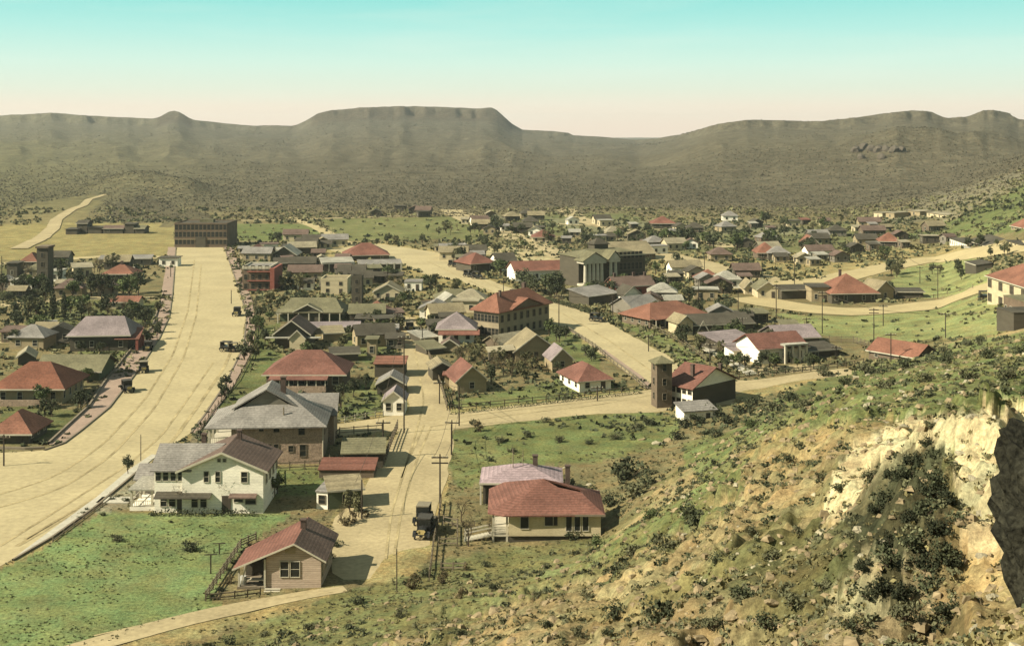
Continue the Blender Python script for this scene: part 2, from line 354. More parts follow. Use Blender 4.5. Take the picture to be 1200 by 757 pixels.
rim = (sstep(2740, 2900, DR)*(1-sstep(3000, 3060, DR))*((PXg > 365)&(PXg < 600)|(PXg > 185)&(PXg < 225)))[..., None]
colr = colr*(1-.0*rim)
mtn = sstep(1500, 2600, DR)[..., None]
colr = colr*(1-mtn)+(colr*.35+np.array((.088,.080,.066))*.62)*mtn
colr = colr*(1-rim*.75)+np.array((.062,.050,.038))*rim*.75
gl = sstep(2200, 2900, DR)*(PXg < 720)
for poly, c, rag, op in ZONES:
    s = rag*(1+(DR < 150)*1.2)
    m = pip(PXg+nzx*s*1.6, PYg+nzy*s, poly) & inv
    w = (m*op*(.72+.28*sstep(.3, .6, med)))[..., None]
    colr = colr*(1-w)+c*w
nr, nc = X.shape
verts = np.stack([X, Y, Z], -1).reshape(-1, 3)
ii = np.arange(nr-1)[:, None]*nc+np.arange(nc-1)[None, :]
quads = np.stack([ii, ii+1, ii+nc+1, ii+nc], -1).reshape(-1, 4)
# close the centre
ctr = len(verts); verts = np.vstack([verts, [[0, 0, 50.0]]])

def terrain_material():
    m = bpy.data.materials.new('earth_grass_and_scrub'); m.use_nodes = True; N, L = m.node_tree.nodes, m.node_tree.links
    b = N['Principled BSDF']; b.inputs['Roughness'].default_value = 1; b.inputs['Specular IOR Level'].default_value = .05
    at = N.new('ShaderNodeAttribute'); at.attribute_name = 'earth'
    g = N.new('ShaderNodeNewGeometry'); pos = g.outputs['Position']
    def noise(sc, det=5, rough=.6):
        n = N.new('ShaderNodeTexNoise'); n.inputs['Scale'].default_value = sc; n.inputs['Detail'].default_value = det; n.inputs['Roughness'].default_value = rough; L.new(pos, n.inputs[0]); return n.outputs[0]
    def mr_(o, a, b_, lo, hi):
        r = N.new('ShaderNodeMapRange'); r.inputs[1].default_value = a; r.inputs[2].default_value = b_; r.inputs[3].default_value = lo; r.inputs[4].default_value = hi; L.new(o, r.inputs[0]); return r.outputs[0]
    def mul(a, b_):
        k = N.new('ShaderNodeMath'); k.operation = 'MULTIPLY'; L.new(a, k.inputs[0]); L.new(b_, k.inputs[1]); return k.outputs[0]
    fine = mul(mr_(noise(2.2, 6, .7), .35, .65, .58, 1.42), mr_(noise(11, 5, .75), .35, .65, .74, 1.26)); mid = mr_(noise(.16, 5), .3, .7, .72, 1.28); big = mr_(noise(.02, 4), .3, .7, .84, 1.16)
    # distance from the town picks how coarse the growth is
    ln = N.new('ShaderNodeVectorMath'); ln.operation = 'LENGTH'; L.new(pos, ln.inputs[0])
    farw = mr_(ln.outputs['Value'], 650, 950, 0, 1)
    vo = N.new('ShaderNodeTexVoronoi'); vo.inputs['Scale'].default_value = .115; vo.inputs['Randomness'].default_value = 1; L.new(pos, vo.inputs[0])
    dots = mr_(vo.outputs['Distance'], .20, .42, .66, 1.08)
    no2 = mr_(noise(.06, 6, .8), .35, .65, .72, 1.28)
    vo2 = N.new('ShaderNodeTexVoronoi'); vo2.inputs['Scale'].default_value = .05; L.new(pos, vo2.inputs[0])
    dots2 = mr_(noise(.035, 5, .8), .38, .60, .76, 1.12)
    farf = mul(mul(mr_(noise(.22, 4, .8), .36, .62, .68, 1.25), dots2), no2)
    nearf = mul(mul(fine, mid), big)
    mixf = N.new('ShaderNodeMix'); mixf.data_type = 'FLOAT'; L.new(farw, mixf.inputs[0]); L.new(nearf, mixf.inputs[2]); L.new(farf, mixf.inputs[3])
    # tint wandering between dry and green
    tint = N.new('ShaderNodeMixRGB'); tint.inputs[1].default_value = (1.10, 1.0, .86, 1); tint.inputs[2].default_value = (.90, 1.0, .92, 1); L.new(mr_(noise(.35, 5, .65), .38, .62, 0, 1), tint.inputs[0])
    mc = N.new('ShaderNodeVectorMath'); mc.operation = 'MULTIPLY'; L.new(at.outputs['Color'], mc.inputs[0]); L.new(tint.outputs[0], mc.inputs[1])
    sc = N.new('ShaderNodeVectorMath'); sc.operation = 'SCALE'; L.new(mc.outputs[0], sc.inputs[0]); L.new(mixf.outputs[0], sc.inputs['Scale'])
    L.new(sc.outputs[0], b.inputs['Base Color'])
    bp = N.new('ShaderNodeBump'); bp.inputs['Distance'].default_value = .22; L.new(noise(1.6, 9, .78), bp.inputs['Height'])
    bp2 = N.new('ShaderNodeBump'); bp2.inputs['Distance'].default_value = 5; L.new(farw, bp2.inputs['Strength']); L.new(noise(.05, 7, .7), bp2.inputs['Height']); L.new(bp.outputs[0], bp2.inputs['Normal'])
    L.new(bp2.outputs[0], b.inputs['Normal'])
    return m
tmesh = raw_mesh('ground', verts, quads, terrain_material(), True)
ca = tmesh.color_attributes.new('earth', 'FLOAT_COLOR', 'POINT')
cc = np.ones((len(verts), 4), np.float32); cc[:-1, :3] = np.clip(colr.reshape(-1, 3), 0.01, 1); cc[-1, :3] = C_TAN
ca.data.foreach_set('color', cc.ravel())
ground = link(bpy.data.objects.new('ground', tmesh)); tag(ground, kind='structure')
mb = MB(); ring = [tuple(verts[k]) for k in range(nc)]
mb.add([(0, 0, 50.1)]+ring, [(0, i+2, i+1) for i in range(nc-1)])
hm = mb.mesh('hilltop', tmesh.materials[0]); a2 = hm.color_attributes.new('earth', 'FLOAT_COLOR', 'POINT')
a2.data.foreach_set('color', np.tile(np.array((*C_TAN, 1), np.float32), len(hm.vertices)))
tag(link(bpy.data.objects.new('hilltop', hm)), kind='structure')
print('terrain', time.time()-T0)

# ------------------------------------------------------------------ roads, lanes and pavements
M_ROAD = mat('packed_sand', (.330,.272,.155), 1, .12, .35, .03, 3, .05, var2=.13)
M_LANE = mat('lane_dust', (.310,.250,.142), 1, .16, .5, .04, 3, .05, var2=.15)
M_TRACK = mat('wheel_worn_sand', (.335,.270,.145), 1, .10, .6, .02, 3, .05, var2=.12)
M_PAVE = mat('rosy_pavement', (.255,.185,.140), .95, .12, .8, .01, 6, .1)
M_PALE = mat('pale_concrete', (.36,.33,.26), .95, .10, .8, .01, 6, .1)
M_KERB = mat('kerb_stone', (.16,.13,.09), .95, .15, 1, .01, 6)
def densify(poly, step, closed=True):
    o = []; n = len(poly)
    for i in range(n if closed else n-1):
        a = poly[i]; b = poly[(i+1) % n]; L_ = math.hypot(b[0]-a[0], b[1]-a[1]); k = max(1, int(L_/step))
        for j in range(k): o.append((a[0]+(b[0]-a[0])*j/k, a[1]+(b[1]-a[1])*j/k))
    if not closed: o.append(poly[-1])
    return o
def flat_poly(name, pix, z, m, rag=.5, step=3.0, thick=0):
    w = [tuple(G(px, py)[:2]) for px, py in pix]; w = densify(w, step)
    out = []
    for i, (x, y) in enumerate(w):
        r_ = rag*(1+y/300)
        out.append((x+(float(fbm(np.array([x*.2]), np.array([y*.2]), 3, 77)[0])-.5)*2*r_, y+(float(fbm(np.array([x*.2+9]), np.array([y*.2]), 3, 78)[0])-.5)*2*r_, z))
    b = MB()
    if thick: b.prism(out, thick)
    else:
        ar = sum(out[i][0]*out[(i+1) % len(out)][1]-out[(i+1) % len(out)][0]*out[i][1] for i in range(len(out)))
        if ar < 0: out = out[::-1]
        b.add(out, [tuple(range(len(out)))])
    o = b.build(name, m); tag(o, kind='structure'); return o
def strip(name, pix, w, m, lift=.12, ncross=5, world=None, taper=None):
    pts = world if world else [tuple(G(px, py)[:2]) for px, py in pix]
    pts = densify(pts, 2.5, False); 
    # smooth
    P = np.array(pts); 
    for _ in range(4): P[1:-1] = (P[:-2]+2*P[1:-1]+P[2:])/4
    Tn = np.gradient(P, axis=0); Tn /= np.linalg.norm(Tn, axis=1)[:, None]; Nn = np.stack([-Tn[:, 1], Tn[:, 0]], 1)
    s = np.linspace(-.5, .5, ncross); k = np.arange(len(P))
    wv = w*(1+.25*(fbm(P[:, 0]*.12, P[:, 1]*.12, 3, 51)-.5))
    if taper: wv = wv*np.interp(np.linspace(0, 1, len(P)), [0, 1], taper)
    V = P[:, None, :]+Nn[:, None, :]*(s[None, :, None]*wv[:, None, None])
    zz = height(V[..., 0], V[..., 1])+lift
    V = np.concatenate([V, zz[..., None]], -1).reshape(-1, 3)
    n = len(P); i_ = np.arange(n-1)[:, None]*ncross+np.arange(ncross-1)[None, :]
    q = np.stack([i_, i_+ncross, i_+ncross+1, i_+1], -1).reshape(-1, 4)[:, ::-1]
    return tag(link(bpy.data.objects.new(name, raw_mesh(name, V, q, m, True))), kind='structure')
AV_R = [(262,290),(272,318),(282,348),(288,372),(284,408),(262,452),(238,488),(222,508),(180,535)]
AV_L = [(206,290),(204,320),(202,345),(198,372),(186,398),(162,434),(128,478),(95,505),(75,520),(52,528)]
flat_poly('avenue', AV_L[::-1]+AV_R+[(165,548),(110,594),(60,630),(15,657),(-60,692),(-420,800),(-420,560),(-120,535),(0,531)], .030, M_ROAD, .35)
flat_poly('boulevard', [(446,286),(520,297),(545,315),(585,333),(620,344),(660,357),(705,373),(742,395),(782,416),(798,432),(766,452),(742,440),(702,412),(665,386),(648,382),(600,352),(540,330),(498,322),(470,310),(380,292)], .030, M_ROAD, .5)
flat_poly('alley', [(470,372),(487,372),(494,395),(503,420),(514,448),(524,472),(533,492),(532,520),(524,556),(516,590),(508,612),(504,640),(498,668),(480,682),(425,688),(392,672),(386,640),(392,606),(412,590),(428,572),(440,552),(452,530),(468,508),(478,486),(478,462),(474,440),(470,410),(467,390)], .034, M_LANE, .35)
flat_poly('cross_road', [(388,497),(440,491),(476,484),(535,484),(600,476),(700,464),(757,457),(800,446),(880,446),(950,436),(1010,428),(1025,430),(1010,436),(930,447),(862,462),(866,472),(765,483),(700,485),(600,495),(536,503),(478,506),(440,506),(388,512)], .026, M_LANE, .3)
flat_poly('service_lane', [(870,430),(860,420),(845,408),(820,395),(828,394),(860,408),(888,428),(960,428),(960,434),(885,440)], .022, M_LANE, .3)
strip('hill_road', [(870,349),(905,356),(960,364),(1010,366),(1060,362),(1110,352),(1150,340),(1165,330)], 14, M_TRACK, .15, 7)
strip('ridge_road', [(905,336),(960,332),(1000,322),(1050,311),(1095,303),(1135,297),(1180,292),(1230,290)], 14, M_TRACK, .15, 7)
strip('valley_road', [(765,297),(800,305),(850,318),(905,330),(960,331)], 16, M_LANE, .1, 5)
strip('field_track', [(338,255),(370,266),(400,283),(420,290)], 6.5, M_TRACK, .1, 5)
strip('plain_road', [(528,246),(545,256),(575,268),(605,278),(650,296),(690,312)], 13, M_LANE, .1, 5)
strip('east_track', [(660,244),(680,258),(720,268),(780,276),(860,290)], 12, M_LANE, .1, 5)
strip('desert_track', [(22,292),(48,280),(62,268),(66,258),(84,246),(98,241),(104,234),(124,228)], 5, M_LANE, .3, 5, taper=(1.5,.9))
strip('long_track', [(270,259),(366,257),(450,254),(540,250),(640,262),(760,268)], 5, M_LANE, .1, 3)
strip('side_street', [(0,358),(60,352),(120,349),(200,350)], 7, M_LANE, .05, 3)
strip('back_street', [(-60,402),(30,399),(80,395),(150,388),(190,386)], 6, M_TRACK, .05, 3)
strip('lot_street', [(-40,312),(60,305),(130,300),(206,302)], 8, M_TRACK, .05, 3)
strip('foot_track', [(60,770),(120,752),(190,733),(250,718),(310,704),(360,698),(405,690)], 2.7, M_LANE, .06, 5, taper=(1.5,1))
0 and strip('hill_path', [(805,575),(840,560),(880,548),(930,540)], 1.2, M_TRACK, .08, 3)
# pavements raised on kerbs
flat_poly('pavement', [(206,290),(204,320),(202,345),(198,372),(186,398),(162,434),(128,478),(95,505),(75,520),(57,522),(80,500),(104,478),(122,450),(150,415),(178,385),(188,355),(193,320),(197,290)], .15, M_PAVE, .12, 3, .16)
flat_poly('pavement', [(263.5,290),(273.5,318),(284,348),(290,372),(286,408),(264,452),(240,488),(226,508),(232,508),(252,484),(274,452),(296,410),(299,385),(297,358),(284,320),(273,290)], .15, M_PAVE, .12, 3, .16)
flat_poly('pavement', [(15,657),(60,631),(110,596),(165,550),(185,534),(178,533),(150,552),(112,584),(60,622),(25,648)][::-1], .15, M_PALE, .05, 3, .16)
flat_poly('pavement', [(150,590),(112,590),(120,583),(160,583)], .15, M_PALE, .05, 3, .14)
flat_poly('pavement', [(704,412),(744,441),(760,456),(766,454),(749,439),(708,410)], .15, M_PAVE, .05, 3, .16)
flat_poly('pavement', [(815,405),(876,440),(888,438),(828,404)], .15, M_PALE, .05, 3, .16)
def kerb(pix, w=.3, h=.24):
    pts = densify([tuple(G(a, b)[:2]) for a, b in pix], 5, False); P = np.array(pts)
    Tn = np.gradient(P, axis=0); Tn /= np.linalg.norm(Tn, axis=1)[:, None]; Nn = np.stack([-Tn[:, 1], Tn[:, 0]], 1)
    b = MB(); vs = []; fs = []
    for i in range(len(P)):
        for s, z in ((-.5, -.05), (-.5, h), (.5, h), (.5, -.05)): q = P[i]+Nn[i]*s*w; vs.append((q[0], q[1], z))
    for i in range(len(P)-1):
        for k in range(4): fs.append((i*4+k, i*4+(k+1) % 4, i*4+4+(k+1) % 4, i*4+4+k))
    b.add(vs, fs); tag(b.build('kerb', M_KERB), kind='structure')
kerb(AV_L); kerb([(262.5,290),(272.5,318),(283,348),(289,372),(285,408),(263,452),(239,488),(224,508)]); kerb([(57,521),(80,499.5),(104,477.5),(122,449.5),(150,414.5),(178,384.5),(188,354.5)], .35, .5)
kerb([(0,526),(30,527),(52,526)], .4, .4); kerb([(665,385),(704,411),(744,440),(760,456)]); kerb([(15,657),(60,631),(110,596),(165,550)])
M_RUT = mat('damp_wheel_rut', (.285,.228,.122), 1, .35, .8, .03, 4, .05, var2=.25)
for k_, (pts_, w__) in enumerate((([(20,640),(95,596),(160,556),(200,520),(232,476),(262,432),(276,400)], .9), ([(0,640),(80,590),(150,545),(190,510),(222,465),(250,425)], .55), ([(-20,600),(70,575),(130,535),(180,480),(215,420),(230,370),(236,310)], .6), ([(-20,585),(60,562),(120,522),(170,468),(203,415),(220,365),(228,305)], .6),
     ([(30,632),(100,590),(168,549)], .7), ([(470,560),(484,520),(497,470),(488,420),(480,385)], .45), ([(462,650),(470,600),(486,545),(505,500)], .45), ([(452,655),(458,602),(476,545),(497,498)], .45), ([(505,500),(600,486),(700,475),(800,456),(900,446)], .45), ([(500,493),(600,481),(700,470),(800,451),(900,441)], .45),
     ([(740,440),(690,400),(640,372),(560,334),(500,306)], .6), ([(770,440),(715,400),(660,368),(580,336),(520,306)], .6), ([(110,745),(200,725),(300,705),(390,694)], .4))):
    strip('wheel_rut', pts_, w__*.75, M_RUT, .055, 3)
print('roads', time.time()-T0)
# ------------------------------------------------------------------ building materials
def roofm(name, col, var=.22): return mat(name, col, .9, var, .9, .05, 3.5, .15, (1, 1, 1), var2=.22, courses=1.6, patch=.09)
RM = dict(rose=roofm('rose_shingle', (.148,.068,.050)), salmon=roofm('salmon_roof', (.176,.080,.052)), rust=roofm('rust_shingle', (.150,.062,.038)),
          pink=roofm('pink_roof', (.275,.205,.210), .1), mauve=roofm('mauve_roof', (.20,.160,.155)), grey=roofm('grey_shingle', (.190,.172,.150)),
          brown=roofm('brown_shingle', (.118,.080,.062)), olive=roofm('olive_roof', (.135,.122,.070)), dark=roofm('dark_roof', (.065,.056,.040)),
          tan=roofm('tan_roof', (.205,.168,.100)), cream=roofm('cream_roof', (.24,.205,.135)), pale=roofm('pale_tin_roof', (.27,.25,.20)), brick=roofm('brick_red_roof', (.155,.068,.048)))
def wallm(name, col, var=.14): return mat(name, col, .9, var, 1.2, .02, 9, .15, (1, 1, 3), var2=.12, courses=1.5 if 'clapboard' in name or 'boards' in name else 0)
WM = dict(white=wallm('cream_clapboard', (.76,.70,.57)), cream=wallm('cream_plaster', (.42,.35,.22)), tan=wallm('tan_plaster', (.26,.205,.12)),
          stone=mat('rough_tufa_stone', (.26,.19,.135), .95, .16, 2, .08, 2.2, .1, var2=.28), brick=mat('dark_brick', (.125,.090,.062), .95, .2, 2, .03, 6, .1, var2=.2),
          dark=wallm('dark_timber', (.070,.060,.042)), grey=wallm('grey_boards', (.17,.15,.115)), brown=wallm('brown_boards', (.125,.095,.065)),
          redw=wallm('red_painted_boards', (.22,.075,.055)), paper=mat('weathered_clapboard', (.40,.31,.235), .9, .15, 2, .03, 4, .1, (.6, .6, 6), var2=.18, courses=1.3),
          greenw=wallm('green_boards', (.085,.10,.055)))
M_GLASS = mat('dark_window_glass', (.016,.017,.014), .35, .3, 1, 0, 1, .25)
M_TRIM = mat('cream_trim', (.40,.36,.27), .8, .12, 3, 0, 1, .2)
M_TRIMD = mat('weathered_trim', (.16,.13,.09), .9, .2, 3, 0, 1, .2)
M_DOOR = mat('dark_door', (.055,.042,.030), .6, .2, 3, 0, 1, .3)
M_CHIM = mat('sooty_brick', (.085,.060,.048), .95, .2, 4, .02, 8, .1)
M_POST = mat('creosoted_pole', (.045,.036,.026), .9, .25, 3, .01, 20, .1)
M_FENCE = mat('weathered_fence_wood', (.13,.105,.07), .9, .25, 3, .01, 20, .1)
M_FENCEW = mat('whitewashed_fence', (.33,.30,.22), .9, .15, 3, .01, 20, .1)
HOUSES = []      # footprint + short name, used to place and describe what stands round about
LAND = []
def footprint(o, w, dp, pad=0):
    c, s = math.cos(o.rotation_euler.z), math.sin(o.rotation_euler.z)
    return (o.location.x, o.location.y, c, s, w/2+pad, dp/2+pad)
def inside(x, y, pad=0.0):
    for (ox, oy, c, s, hw, hd) in HOUSES:
        dx, dy = x-ox, y-oy; u = dx*c+dy*s; v = -dx*s+dy*c
        if abs(u) < hw+pad and abs(v) < hd+pad: return True
    return False
_wc = {}
def win_mesh(w, h, trim, pane=M_GLASS, split=True):
    k = (round(w, 1), round(h, 1), trim.name, split)
    if k in _wc: return _wc[k]
    w, h = k[0], k[1]; t = .075; b = MB()
    b.box(-w/2-t, -.10, -t, w/2+t, .02, 0); b.box(-w/2-t, -.10, h, w/2+t, .02, h+t); b.box(-w/2-t, -.09, 0, -w/2, .02, h); b.box(w/2, -.09, 0, w/2+t, .02, h)
    if split: b.box(-w/2, -.075, h*.5-.02, w/2, .02, h*.5+.02)
    p = MB().box(-w/2+.002, -.035, .002, w/2-.002, -.01, h-.002)
    _wc[k] = (b.mesh('window', trim), p.mesh('pane', pane)); return _wc[k]
def put_window(root, x, y, z, rz, w, h, trim, split=True):
    f, p = win_mesh(w, h, trim, split=split)
    o = bpy.data.objects.new('window', f); link(o, root); o.location = (x, y, z); o.rotation_euler = (0, 0, rz)
    q = bpy.data.objects.new('pane', p); link(q, o); return o
def roof_planes(w, dp, h, rise, kind, ov, ridge=None, off=0.0):
    hw, hd = w/2+ov, dp/2+ov; e = h-rise*ov/(w/2 if kind in ('gf',) else dp/2 if kind == 'gs' else min(w, dp)/2)*.9
    t = h+rise
    if kind == 'gf':   # gable to the front, ridge running back
        return [[(-hw,-hd,e),(off,-hd,t),(off,hd,t),(-hw,hd,e)], [(hw,-hd,e),(hw,hd,e),(off,hd,t),(off,-hd,t)]]
    if kind == 'gs':
        return [[(-hw,-hd,e),(hw,-hd,e),(hw,off,t),(-hw,off,t)], [(-hw,hd,e),(-hw,off,t),(hw,off,t),(hw,hd,e)]]
    if kind == 'hip':
        if w >= dp:
            r = (w-dp)/2 if ridge is None else ridge/2; r = max(r, .05)
            return [[(-hw,-hd,e),(hw,-hd,e),(r,0,t),(-r,0,t)], [(hw,hd,e),(-hw,hd,e),(-r,0,t),(r,0,t)], [(hw,-hd,e),(hw,hd,e),(r,0,t)], [(-hw,hd,e),(-hw,-hd,e),(-r,0,t)]]
        r = (dp-w)/2 if ridge is None else ridge/2; r = max(r, .05)
        return [[(-hw,-hd,e),(hw,-hd,e),(0,-r,t)], [(hw,hd,e),(-hw,hd,e),(0,r,t)], [(hw,-hd,e),(hw,hd,e),(0,r,t),(0,-r,t)], [(-hw,hd,e),(-hw,-hd,e),(0,-r,t),(0,r,t)]]
    if kind == 'shed':  # high at the back
        return [[(-hw,-hd,h),(hw,-hd,h),(hw,hd,h+rise),(-hw,hd,h+rise)]]
    if kind == 'flat':
        return [[(-hw,-hd,h),(hw,-hd,h),(hw,hd,h+.12),(-hw,hd,h+.12)]]
def add_block(root, w, dp, h, rise, kind, wall, roof, ov=.5, ox=0, oy=0, ridge=None, base=-.8, trim=None, names=('wall','roof'), parapet=False):
    b = MB(); b.box(-w/2, -dp/2, base, w/2, dp/2, h)
    if kind == 'gf':
        for y, sg in ((-dp/2, 1), (dp/2-.12, 1)): b.add([(-w/2,y,h),(w/2,y,h),(0,y,h+rise-.05),(-w/2,y+.12,h),(w/2,y+.12,h),(0,y+.12,h+rise-.05)], [(0,1,2),(5,4,3),(0,3,4,1),(1,4,5,2),(2,5,3,0)])
    if kind == 'gs':
        for x in (-w/2, w/2-.12): b.add([(x,-dp/2,h),(x,dp/2,h),(x,0,h+rise-.05),(x+.12,-dp/2,h),(x+.12,dp/2,h),(x+.12,0,h+rise-.05)], [(2,1,0),(3,4,5),(1,4,3,0),(2,5,4,1),(0,3,5,2)])
    if kind == 'shed':
        b.add([(-w/2,-dp/2,h),(w/2,-dp/2,h),(w/2,dp/2,h),(-w/2,dp/2,h),(w/2,dp/2,h+rise),(-w/2,dp/2,h+rise)], [(0,1,4,5),(2,3,5,4),(1,2,4),(0,5,3)])
    wo = b.build(names[0], wall, root); wo.location = (ox, oy, 0)
    b = MB()
    for p in roof_planes(w, dp, h+.02, rise, kind, ov, ridge): b.prism([(x, y, z+.2) for x, y, z in p], .18)
    ro = b.build(names[1], roof, root); ro.location = (ox, oy, 0)
    if parapet:
        b = MB(); b.box(-w/2-.05, -dp/2-.05, h-.1, w/2+.05, -dp/2+.25, h+.75); b.box(-w/2-.05, dp/2-.25, h-.1, w/2+.05, dp/2+.05, h+.75)
        b.box(-w/2-.05, -dp/2+.25, h-.1, -w/2+.25, dp/2-.25, h+.75); b.box(w/2-.25, -dp/2+.25, h-.1, w/2+.05, dp/2-.25, h+.75)
        po = b.build('parapet', trim or wall, root); po.location = (ox, oy, 0)
    elif trim is not None and kind != 'flat':
        b = MB(); hw, hd = w/2+ov, dp/2+ov
        pl = roof_planes(w, dp, h+.02, rise, kind, ov, ridge)
        if kind == 'gf':
            for p in pl:
                a, c = Vector(p[0]), Vector(p[1] if p is pl[0] else p[3])
                b.add([a+Vector((0,-.06,.24)), c+Vector((0,-.06,.24)), c+Vector((0,-.06,-.06)), a+Vector((0,-.06,-.06)), a+Vector((0,.0,.24)), c+Vector((0,.0,.24)), c+Vector((0,.0,-.06)), a+Vector((0,.0,-.06))], [(0,1,2,3),(7,6,5,4),(0,4,5,1),(3,2,6,7)])
        else: b.box(-hw-.03, -hd-.06, pl[0][0][2]-.02, hw+.03, -hd, pl[0][0][2]+.22)
        fo = b.build('fascia', trim, root); fo.location = (ox, oy, 0)
    return wo, ro
def chimney(root, x, y, z0, z1, s=.7, par=None):
    b = MB(); b.box(-s/2, -s/2, 0, s/2, s/2, z1-z0); b.box(-s/2-.08, -s/2-.08, z1-z0, s/2+.08, s/2+.08, z1-z0+.15)
    o = b.build('chimney', M_CHIM, root); o.location = (x, y, z0); return o
def porch(root, x0, x1, y, dp, h, roof, posts=4, drop=.5, trim=M_TRIM, floor=.35, rail=False):
    """a lean-to veranda in front of the wall line y (front is -y)"""
    b = MB(); b.prism([(x0-.3, y-dp-.3, h-drop), (x1+.3, y-dp-.3, h-drop), (x1+.3, y, h), (x0-.3, y, h)], .14); b.build('porch_roof', roof, root)
    MB().box(x0, y-dp, -.6, x1, y-.003, floor).build('porch_floor', M_TRIMD, root)
    pm = MB().box(-.09, -.09, floor, .09, .09, h-drop-.1).mesh('porch_post', trim)
    for i in range(posts):
        o = link(bpy.data.objects.new('porch_post', pm), root); o.location = (x0+.12+(x1-x0-.24)*i/max(1, posts-1), y-dp+.12, 0)
    if rail:
        rb = MB(); rb.box(x0, y-dp+.05, floor+.85, x1, y-dp+.12, floor+.95)
        k = int((x1-x0)/.4)
        for i in range(k): xx = x0+(x1-x0)*(i+.5)/k; rb.box(xx-.03, y-dp+.06, floor, xx+.03, y-dp+.11, floor+.85)
        rb.build('railing', trim, root)
def frame(fl, fr, dp, base=None, zsink=0.0):
    """ground points of the front corners -> root matrix; depth runs away from the viewer"""
    A, B = G(*fl), G(*fr); w = math.hypot(B.x-A.x, B.y-A.y); rz = math.atan2(B.y-A.y, B.x-A.x)
    mx = (A.x+B.x)/2-math.sin(rz)*dp/2; my = (A.y+B.y)/2+math.cos(rz)*dp/2
    z = min(A.z, B.z)-zsink if base is None else base
    return w, rz, Vector((mx, my, z)), A, B
def on_front(root, w, dp, px, py, off=0.0):
    """where the sight line through a photo pixel meets the front wall, in the house's own axes"""
    rz = root.rotation_euler.z; n = Vector((math.sin(rz), -math.cos(rz), 0)); fx = Vector((math.cos(rz), math.sin(rz), 0))
    c = root.location+n*(dp/2+off); ray = Vector(((px-CX)/F, 1, -(py-HY)/F)); o = Vector((0, 0, CAM))
    t = (c-o).dot(n)/ray.dot(n); p = o+ray*t-root.location
    return p.dot(fx), p.z
def pwin(root, w, dp, x0, x1, y0, y1, trim=M_TRIM, off=0.0, split=True):
    a, zt = on_front(root, w, dp, x0, y0, off); b, zb = on_front(root, w, dp, x1, y1, off)
    put_window(root, (a+b)/2, -dp/2-off, zb, 0, abs(b-a), zt-zb, trim, split)
def auto_windows(root, w, dp, h, storeys=1, trim=M_TRIM, sides='fl', step=2.6, ww=.95, wh=1.35, door=True, skip=()):
    sh = h/storeys
    for s in range(storeys):
        z = sh*s+min(.95, sh*.34); hh = min(wh, sh*.48)
        for sd in sides:
            L_ = w if sd in 'fb' else dp; n = max(1, int(L_/step))
            for i in range(n):
                u = -L_/2+L_*(i+.5)/n
                if sd == 'f' and door and s == 0 and i == n//2 and n > 1:
                    d = MB().box(-.5, -.06, 0, .5, .0, min(2.1, sh*.8)).build('door', M_DOOR, root); d.location = (u, -dp/2-.003, .02); continue
                if sd == 'f': put_window(root, u, -dp/2, z, 0, ww, hh, trim)
                if sd == 'l': put_window(root, -w/2, -u, z, -math.pi/2, ww, hh, trim)
                if sd == 'r': put_window(root, w/2, u, z, math.pi/2, ww, hh, trim)
def land(short, o): LAND.append((short, o.location.x, o.location.y)); return o
def house(name, label, short, fl, fr, dp, h, rise, kind, wall, roof, cat='house', group=None, ov=.5, storeys=1, trim=M_TRIM, wins='fl', step=2.6,
          chim=(), pch=None, ridge=None, base=None, parapet=False, door=True, hpx=None, ww=.95, wh=1.35):
    w, rz, loc, A, B = frame(fl, fr, dp, base)
    if hpx is not None:                         # eaves height read off the photograph
        d = (A.y+B.y)/2; h = (((fl[1]+fr[1])/2)-hpx)*d/F
    root = empty(name, loc, rz, label=label, cat=cat, group=group)
    HOUSES.append(footprint(root, w, dp))
    if short: land(short, root)
    add_block(root, w, dp, h, rise, kind, WM[wall], RM[roof], ov, ridge=ridge, trim=trim if (kind in ('gf',) or trim is M_TRIM) else None, parapet=parapet)
    if wins: auto_windows(root, w, dp, h, storeys, trim, wins, step, door=door, ww=ww, wh=wh)
    for (cx_, cy_) in chim: chimney(root, w*cx_, dp*cy_, h+.1, h+rise+1.1)
    if pch:
        x0, x1, pd, ph, np_ = pch; porch(root, w*x0, w*x1, -dp/2, pd, ph if ph else h-.1, RM[roof], np_, trim=trim)
    return root, w, dp, h

# ================================================================== the foreground houses
# --- the big white two-storey house
dp = 9.5
w, rz, loc, A, B = frame((181,600.5), (309,600.5), dp)
wh_ = empty('white_house', loc, rz, label='big white two-storey house with a broad front gable beside the green lawn', cat='house'); HOUSES.append(footprint(wh_, w, dp, .5)); land('the white two-storey house', wh_)
xa, _ = on_front(wh_, w, dp, 214, 600)
wl_ = xa+w/2; wr_ = w/2-xa; he = (600.5-549.5)*A.y/F; hp = (600.5-529.5)*A.y/F
b = MB(); b.box(-w/2, -dp/2, -.6, xa, dp/2-1.4, he-.05); b.build('wing_wall', WM['white'], wh_)
b = MB(); b.box(xa, -dp/2-.35, -.6, w/2, dp/2, he)
for y in (-dp/2-.35, dp/2-.12):
    b.add([(xa,y,he),(w/2,y,he),((xa+w/2)/2,y,hp),(xa,y+.12,he),(w/2,y+.12,he),((xa+w/2)/2,y+.12,hp)], [(0,1,2),(5,4,3),(0,3,4,1),(1,4,5,2),(2,5,3,0)])
b.build('wall', WM['white'], wh_)
mid = (xa+w/2)/2; sl = (hp-he)/(wr_/2); ov = .75
b = MB()
b.prism([(xa-ov, -dp/2-1.0, he-sl*ov+.2), (mid, -dp/2-1.0, hp+.2), (mid, dp/2+.5, hp+.2), (xa-ov, dp/2+.5, he-sl*ov+.2)], .2)
